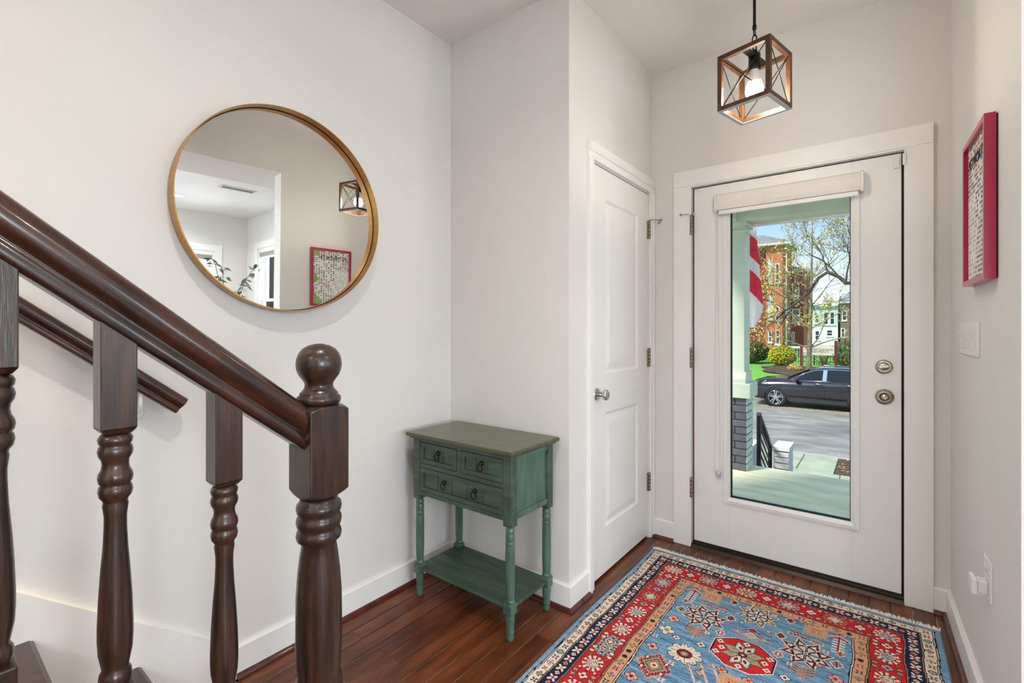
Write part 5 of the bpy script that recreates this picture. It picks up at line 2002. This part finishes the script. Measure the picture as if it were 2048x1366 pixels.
LDARK = mat('leaf_dark_green', (74, 84, 42), .7, col2=(112, 118, 62), scale=4)
LYEL = mat('leaf_forsythia', (150, 156, 28), .7, col2=(204, 196, 50), scale=4)
LGOLD = mat('leaf_gold', (206, 170, 84), .8, col2=(232, 204, 124), scale=5)
LTWIG = mat('leaf_twiggy', (140, 128, 70), .8, col2=(120, 140, 76), scale=4)
LYG = mat('leaf_spring', (196, 182, 84), .7, col2=(222, 206, 120), scale=5)
LYG2 = mat('leaf_spring_far', (190, 180, 76), .7, col2=(224, 206, 110), scale=5)
shrub('evergreen_shrub', 'dark green rounded shrub by the brick apartment wall', (-5.48, 27.85, .02), .95, .85, .56, 5200, .13, LDARK, 11)
shrub('yellow_shrub', 'bright yellow green rounded shrub beside the apartment sign', (-3.87, 27.0, -.10), .62, .6, .50, 4200, .11, LYEL, 12)
shrub('golden_grass_mound', 'low golden clump in the mulch bed by the sign post', (-3.12, 25.3, -.56), .30, .28, .14, 900, .09, LGOLD, 13, 3)
shrub('twiggy_shrub', 'bare twiggy shrub behind the apartment sign', (-2.15, 27.2, -.10), .50, .4, .55, 420, .08, LTWIG, 14, 34, (150, 124, 84))
shrub('mixed_shrub', 'tall loose green shrub at the right of the apartment sign', (-1.25, 26.6, .05), .55, .5, .72, 1500, .10, LTWIG, 15, 22, (120, 104, 74))


def grow(tm, lm_, p, d, L, r_, depth, rg, leafsize, leafn, up=.15, minr=.004):
    pts, rads = [Vector(p)], [r_]
    d = Vector(d).normalized()
    n = 5
    for i in range(n):
        d = (d + Vector((rg.uniform(-1, 1), rg.uniform(-1, 1), rg.uniform(-1, 1) + up * .6)) * .20).normalized()
        pts.append(pts[-1] + d * (L / n))
        rads.append(max(minr * .7, r_ * (1 - .55 * (i + 1) / n)))
    tm.tube(pts, rads, 5 if depth < 2 else 6)
    if depth <= 0:
        for _ in range(leafn):
            q = pts[rg.randrange(2, len(pts))] + Vector((rg.uniform(-1, 1), rg.uniform(-1, 1), rg.uniform(-1, 1))) * .08
            e_ = Vector((rg.uniform(-1, 1), rg.uniform(-1, 1), rg.uniform(-1, 1))).normalized()
            s_ = e_.cross(Vector((rg.uniform(-1, 1), rg.uniform(-1, 1), rg.uniform(-1, 1)))).normalized()
            S = leafsize * rg.uniform(.6, 1.3)
            lm_.add([q - e_ * S * .5, q + s_ * S * .3, q + e_ * S * .5, q - s_ * S * .3], [(0, 1, 2, 3)])
        return
    k = rg.choice([3, 4, 4])
    for i in range(k):
        b = rg.randrange(2, n + 1)
        ax = Vector((rg.uniform(-1, 1), rg.uniform(-1, 1), rg.uniform(-.4, 1))).normalized()
        nd = (d * .75 + ax * .8).normalized()
        grow(tm, lm_, pts[b], nd, L * rg.uniform(.55, .78), max(minr, rads[b] * .62), depth - 1, rg, leafsize, leafn, up, minr)


BARK = mat('tree_bark', (104, 96, 76), .9, col2=(150, 140, 112), scale=9, bump=.6)
BARKD = mat('tree_bark_dark', (58, 54, 46), .9, col2=(86, 80, 68), scale=8, bump=.6)
t1 = thing('young_street_tree', 'slender young tree with yellow green buds in front of the apartment sign', 'tree', (-2.45, 24.1, -.79))
rg = random.Random(4)
tm, lm_ = MB(), MB()
tk = [(-2.45, 24.1, -.84), (-2.45, 24.1, -.2), (-2.43, 24.1, .4), (-2.41, 24.1, 1.2), (-2.38, 24.1, 2.2), (-2.36, 24.15, 3.4), (-2.34, 24.2, 4.8), (-2.32, 24.2, 6.2)]
build('trunk', MB().tube(tk, [.125, .105, .10, .085, .065, .045, .03, .014], 12), BARK, t1)
for (k, dx, dz, L, r0) in ((2, -1.0, .55, 1.5, .04), (2, 1.0, .45, 1.7, .035), (2, .8, .9, 1.3, .03), (3, -.9, .8, 1.5, .035), (3, 1.0, .7, 1.6, .03), (4, -1.0, .9, 1.7, .03), (4, .9, .8, 1.6, .03), (4, -.2, 1.0, 1.5, .03), (5, .8, 1.0, 1.6, .025), (5, -.9, 1.0, 1.6, .025), (6, .5, 1.0, 1.4, .018), (6, -.6, 1.0, 1.4, .018), (3, -1.0, .35, 1.7, .03), (4, 1.0, .35, 1.7, .03), (4, -1.0, .4, 1.8, .03), (5, -1.0, .5, 1.7, .025), (5, 1.0, .5, 1.7, .025)):
    grow(tm, lm_, tk[k], (dx, rg.uniform(-.5, .5), dz), L, r0, 3, rg, .095, 2, .12, .006)
b_ = build('branches', tm, BARK, t1)
b_['kind'] = 'stuff'
l_ = build('leaves', lm_, LYG, t1)
l_['kind'] = 'stuff'

t2 = thing('verge_tree', 'large dark tree limb and twigs with yellow leaves arching in from the right', 'tree', (1.25, 12.2, -1.605))
rg = random.Random(9)
tm, lm_ = MB(), MB()
build('trunk', MB().tube([(1.25, 12.2, -1.65), (1.22, 12.2, -.4), (1.15, 12.25, .8), (1.1, 12.4, 1.8), (1.0, 12.5, 3.2), (.9, 12.6, 5.0), (.9, 12.6, 7.0)], [.26, .21, .19, .17, .14, .10, .05], 14), BARKD, t2)
limb = [(1.1, 12.35, 1.7), (.62, 12.7, 2.06), (.0, 13.2, 2.26), (-.42, 13.7, 2.32), (-.66, 14.0, 2.34), (-.80, 14.0, 2.50), (-1.03, 14.0, 2.63), (-1.22, 14.0, 2.50), (-1.42, 14.05, 2.16), (-1.66, 14.1, 1.94), (-1.95, 14.15, 1.72), (-2.2, 14.2, 1.45)]
build('limb', MB().tube(limb, [.08, .066, .054, .047, .044, .043, .043, .040, .036, .030, .022, .012], 10), BARKD, t2)
for (k, d, L, r0) in ((9, (-.8, .3, -.7), .75, .022), (10, (-.9, 0, -.5), .8, .020), (8, (-.6, -.2, .3), .7, .018), (6, (-.3, .2, 1), .9, .022), (4, (.1, .1, 1), 1.0, .024), (5, (-.6, 0, .8), .8, .02), (11, (-.8, 0, -.8), .7, .014), (10, (-.5, .1, .4), .6, .014), (8, (.2, 0, -.9), .5, .014), (3, (0, .1, 1), 1.1, .022), (9, (-.7, 0, .15), .65, .015), (2, (-.2, .1, 1), 1.2, .025)):
    grow(tm, lm_, limb[k], d, L, r0, 3, rg, .055, 4, .05, .0035)
for (p, d, L, r0) in (((1.0, 12.5, 3.0), (-1.0, .3, .35), 1.6, .04), ((.95, 12.55, 4.0), (-1, .2, .1), 1.7, .04), ((1.0, 12.5, 3.4), (-1, 0, .0), 1.5, .035), ((1.05, 12.45, 2.6), (-1, .4, .45), 1.5, .035)):
    grow(tm, lm_, p, d, L, r0, 3, rg, .045, 1, .05, .0035)
b_ = build('branches', tm, BARKD, t2)
b_['kind'] = 'stuff'
l_ = build('leaves', lm_, LYG2, t2)
l_['kind'] = 'stuff'

# ------------------------------------------------------------------ apartment sign
sg = thing('apartment_sign', 'cream apartment name board between two dark red posts', 'sign', (-2.28, 26, lawnz(26)))
SGR = mat('sign_post_red', (120, 44, 46), .6, var=.1)
SGC = mat('sign_cream', (236, 228, 206), .6, var=.02)
SGT = mat('sign_lettering', (84, 56, 56), .6)
for xx, zt_ in ((-2.94, .44), (-1.60, .70)):
    build('post', B(xx - .055, xx + .055, 25.95, 26.05, lawnz(26) - .05, zt_), SGR, sg, bevel=.008)
bo = build('board', MB().prism([(-2.885, .02), (-1.655, .02), (-1.655, .43), (-2.0, .47), (-2.27, .50), (-2.54, .47), (-2.885, .43)], 25.98, 26.02, 'Y'), SGC, sg)
LM = lambda x, z: Matrix.Translation((x, 25.978, z)) @ Matrix.Rotation(math.pi / 2, 4, 'X')
build('lettering', text_mesh('WEBSTER GARDENS', .125, LM(-2.27, .27), .002, sx=.98), SGT, sg)
build('lettering', text_mesh('APARTMENTS', .125, LM(-2.24, .165), .002, sx=1.0), SGT, sg)
build('emblem', ring(MB(), [(.032, 0), (.032, .004), (.020, .004), (.020, 0)], (-2.82, 25.976, .10), RY, 20), SGR, sg)
build('emblem', B(-1.74, -1.70, 25.972, 25.979, .06, .10), SGR, sg)

# black picket fence behind the sign
fn_ = thing('picket_fence', 'low black metal picket fence behind the apartment sign', 'fence', (-2.5, 28.9, lawnz(28.9)))
fz = lawnz(28.9)
for z in (fz + .12, fz + .68):
    build('fence_rail', B(-8, 1.5, 28.885, 28.915, z, z + .03), IRON, fn_)
pk = MB()
x = -8.0
while x < 1.5:
    pk.box(x - .008, x + .008, 28.892, 28.908, fz, fz + .75)
    x += .115
o = build('pickets', pk, IRON, fn_)
o['kind'] = 'stuff'
for x in (-6.5, -4.6, -2.7, -.8, 1.1):
    build('fence_post', B(x - .03, x + .03, 28.87, 28.93, fz - .03, fz + .85), IRON, fn_)

# utility cabinet
uc = thing('utility_cabinet', 'grey green metal utility cabinet beside the apartment building', 'cabinet', (-4.25, 34, lawnz(34)))
UC = mat('cabinet_grey_green', (122, 140, 132), .5, var=.05)
zz = lawnz(34)
build('cabinet_body', B(-4.60, -3.86, 34, 34.7, zz, .02), UC, uc, bevel=.02)
build('cabinet_lid', B(-4.66, -3.80, 33.95, 34.75, .02, .14), mat('cabinet_lid', (196, 198, 192), .6), uc)
for k in range(4):
    build('cabinet_rib', B(-4.56 + k * .18, -4.52 + k * .18, 33.97, 34.0, zz + .03, 0.0), mat('cabinet_rib_grey', (70, 80, 78), .6), uc)  # ribs coloured darker than the cabinet body

# ------------------------------------------------------------------ brick apartment building
BRA = mat_brick('apartment_brick_red', (136, 52, 36), (160, 68, 48), (120, 84, 70))
BRO = mat_brick('apartment_brick_orange', (182, 98, 62), (200, 118, 80), (170, 130, 104))
WINF = mat('window_frame_white', (222, 226, 222), .5)
WING = mat('window_glass_dark', (52, 60, 64), .12, spec=.8)
WINL = mat('window_glass_pale', (198, 214, 212), .2, spec=.6)
ROOFS = mat('roof_slate', (124, 128, 128), .8, var=.08, scale=3)
EAVE = mat('eave_paint', (196, 200, 192), .6)
ap = thing('brick_apartment_building', 'red brick apartment building with a projecting bay and hipped roof', 'building', (-9, 43, -.6))
build('main_wall', B(-16, -6.70, 40.2, 43, -.8, 7.35), BRA, ap)
build('bay_wall', MB().prism([(-6.86, 40.2), (-6.72, 39.55), (-5.66, 39.55), (-5.50, 40.2), (-5.50, 43), (-6.86, 43)], -.8, 7.35), BRO, ap)
build('wing_wall', B(-6.70, -4.48, 42.2, 45.4, -.8, 5.55), BRA, ap)
build('wing_corner', B(-4.62, -4.46, 42.12, 42.3, -.8, 5.55), BRO, ap)


def hip(name, x0, x1, y0, y1, z, oh, hgt):
    m_ = MB()
    a = [(x0 - oh, y0 - oh, z), (x1 + oh, y0 - oh, z), (x1 + oh, y1 + oh, z), (x0 - oh, y1 + oh, z)]
    w = min(x1 - x0, y1 - y0) / 2 + oh
    if (x1 - x0) > (y1 - y0):
        rdg = [(x0 - oh + w, (y0 + y1) / 2, z + hgt), (x1 + oh - w, (y0 + y1) / 2, z + hgt)]
        m_.add(a + rdg, [(0, 1, 5, 4), (1, 2, 5), (2, 3, 4, 5), (3, 0, 4), (3, 2, 1, 0)])
    else:
        rdg = [((x0 + x1) / 2, y0 - oh + w, z + hgt), ((x0 + x1) / 2, y1 + oh - w, z + hgt)]
        m_.add(a + rdg, [(0, 1, 4), (1, 2, 5, 4), (2, 3, 5), (3, 0, 4, 5), (3, 2, 1, 0)])
    o = build(name, m_, ROOFS, ap)
    f_ = MB().box(x0 - oh, x1 + oh, y0 - oh, y1 + oh, z - .16, z - .01)
    build('eave_board', f_, EAVE, o)
    return o


hip('roof', -16, -5.50, 39.55, 43, 7.5, .45, 1.0)
hip('roof', -6.6, -4.48, 42.2, 45.4, 5.70, .30, .45)


def awin(x0, x1, z0, z1, y, g_=WING, parent=ap, fr=.07):
    m_ = MB()
    m_.box(x0, x1, y - .06, y + .02, z0, z0 + fr)
    m_.box(x0, x1, y - .06, y + .02, z1 - fr, z1)
    m_.box(x0, x0 + fr, y - .06, y + .02, z0 + fr, z1 - fr)
    m_.box(x1 - fr, x1, y - .06, y + .02, z0 + fr, z1 - fr)
    m_.box(x0 + fr, x1 - fr, y - .05, y + .02, (z0 + z1) / 2 - .03, (z0 + z1) / 2 + .03)
    m_.box(x0 - .06, x1 + .06, y - .12, y + .02, z0 - .10, z0)
    w_ = build('window', m_, WINF, parent)
    build('pane', B(x0 + fr, x1 - fr, y - .03, y - .01, z0 + fr, z1 - fr), g_, w_)
    return w_


for (x0, x1, z0, z1, g_) in ((-6.58, -6.34, .25, 1.05, WING), (-6.10, -5.82, .10, 1.15, WING), (-6.58, -6.30, 1.95, 3.65, WINL), (-6.12, -5.84, 1.85, 2.85, WING), (-6.58, -6.30, 4.6, 6.3, WINL), (-6.12, -5.84, 4.6, 6.0, WING)):
    awin(x0, x1, z0, z1, 39.55, g_, fr=.05)
for (x0, x1, z0, z1) in ((-5.38, -4.86, 1.72, 2.75), (-5.38, -4.90, 3.75, 4.75), (-5.42, -5.22, .10, 1.0)):
    awin(x0, x1, z0, z1, 42.2)
awin(-8.6, -7.6, 4.2, 5.8, 40.2)
awin(-8.6, -7.6, 1.4, 3.0, 40.2)
build('downspout', MB().tube([(-5.44, 39.75, 7.3), (-5.44, 39.75, -.6)], .045, 8), WINF, ap)

# row houses further along
MINTH = mat('house_mint_siding', (176, 204, 192), .7, var=.03)
WHTH = mat('house_white_siding', (222, 230, 230), .7, var=.02)
BRNH = mat('house_brown_shingle', (118, 104, 94), .8, var=.08)
PROOF = mat('house_pale_roof', (214, 222, 226), .7, var=.04)


def rowhouse(name, label, x0, x1, y, ztop, mw, ml, wins, roofm):
    t = thing(name, label, 'house', ((x0 + x1) / 2, y + 4, -.9), 'row houses beyond the lawn')
    build('upper_wall', B(x0, x1, y, y + 8, 1.4, ztop), mw, t)
    build('lower_wall', B(x0, x1, y, y + 8, -1.2, 1.4), ml, t)
    build('roof', MB().prism([(y - .4, ztop), (y + 4, ztop + 1.5), (y + 8.4, ztop)], x0, x1, 'X'), roofm, t)
    for (a, b, c, d) in wins:
        awin(a, b, c, d, y, WING, t, .10)
    return t


rowhouse('row_house', 'mint green row house with white ground floor beyond the tree', -7.2, -4.12, 70, 4.0, MINTH, WHTH, [(-6.55, -6.05, 1.9, 3.0), (-5.6, -5.05, 1.7, 3.3), (-4.95, -4.4, 1.7, 3.3), (-6.5, -5.95, -.2, 1.0), (-5.3, -4.6, .3, 1.1)], PROOF)
rowhouse('row_house', 'brown shingled row house next to the mint house', -3.95, -2.95, 70.5, 4.3, BRNH, BRNH, [(-3.75, -3.2, 2.2, 3.4), (-3.85, -3.4, .2, 1.3)], mat('house_grey_roof', (150, 158, 160), .8))
rowhouse('row_house', 'pale green house at the right edge of the door glass', -2.6, 1.5, 66, 2.0, MINTH, MINTH, [(-1.8, -1.2, .2, 1.4)], PROOF)

# hazy trees on the skyline
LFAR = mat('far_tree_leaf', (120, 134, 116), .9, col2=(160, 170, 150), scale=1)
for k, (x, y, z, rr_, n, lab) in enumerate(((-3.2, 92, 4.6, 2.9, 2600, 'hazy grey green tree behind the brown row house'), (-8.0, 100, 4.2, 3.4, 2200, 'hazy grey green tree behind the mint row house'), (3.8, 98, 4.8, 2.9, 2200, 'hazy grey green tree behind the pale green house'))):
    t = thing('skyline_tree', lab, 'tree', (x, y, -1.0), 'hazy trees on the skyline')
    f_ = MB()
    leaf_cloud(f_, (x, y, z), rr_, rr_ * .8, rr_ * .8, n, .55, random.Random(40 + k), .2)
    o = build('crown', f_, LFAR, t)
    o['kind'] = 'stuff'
    build('trunk', MB().tube([(x, y, -1.1), (x, y, z)], [.3, .12], 8), BARKD, t)
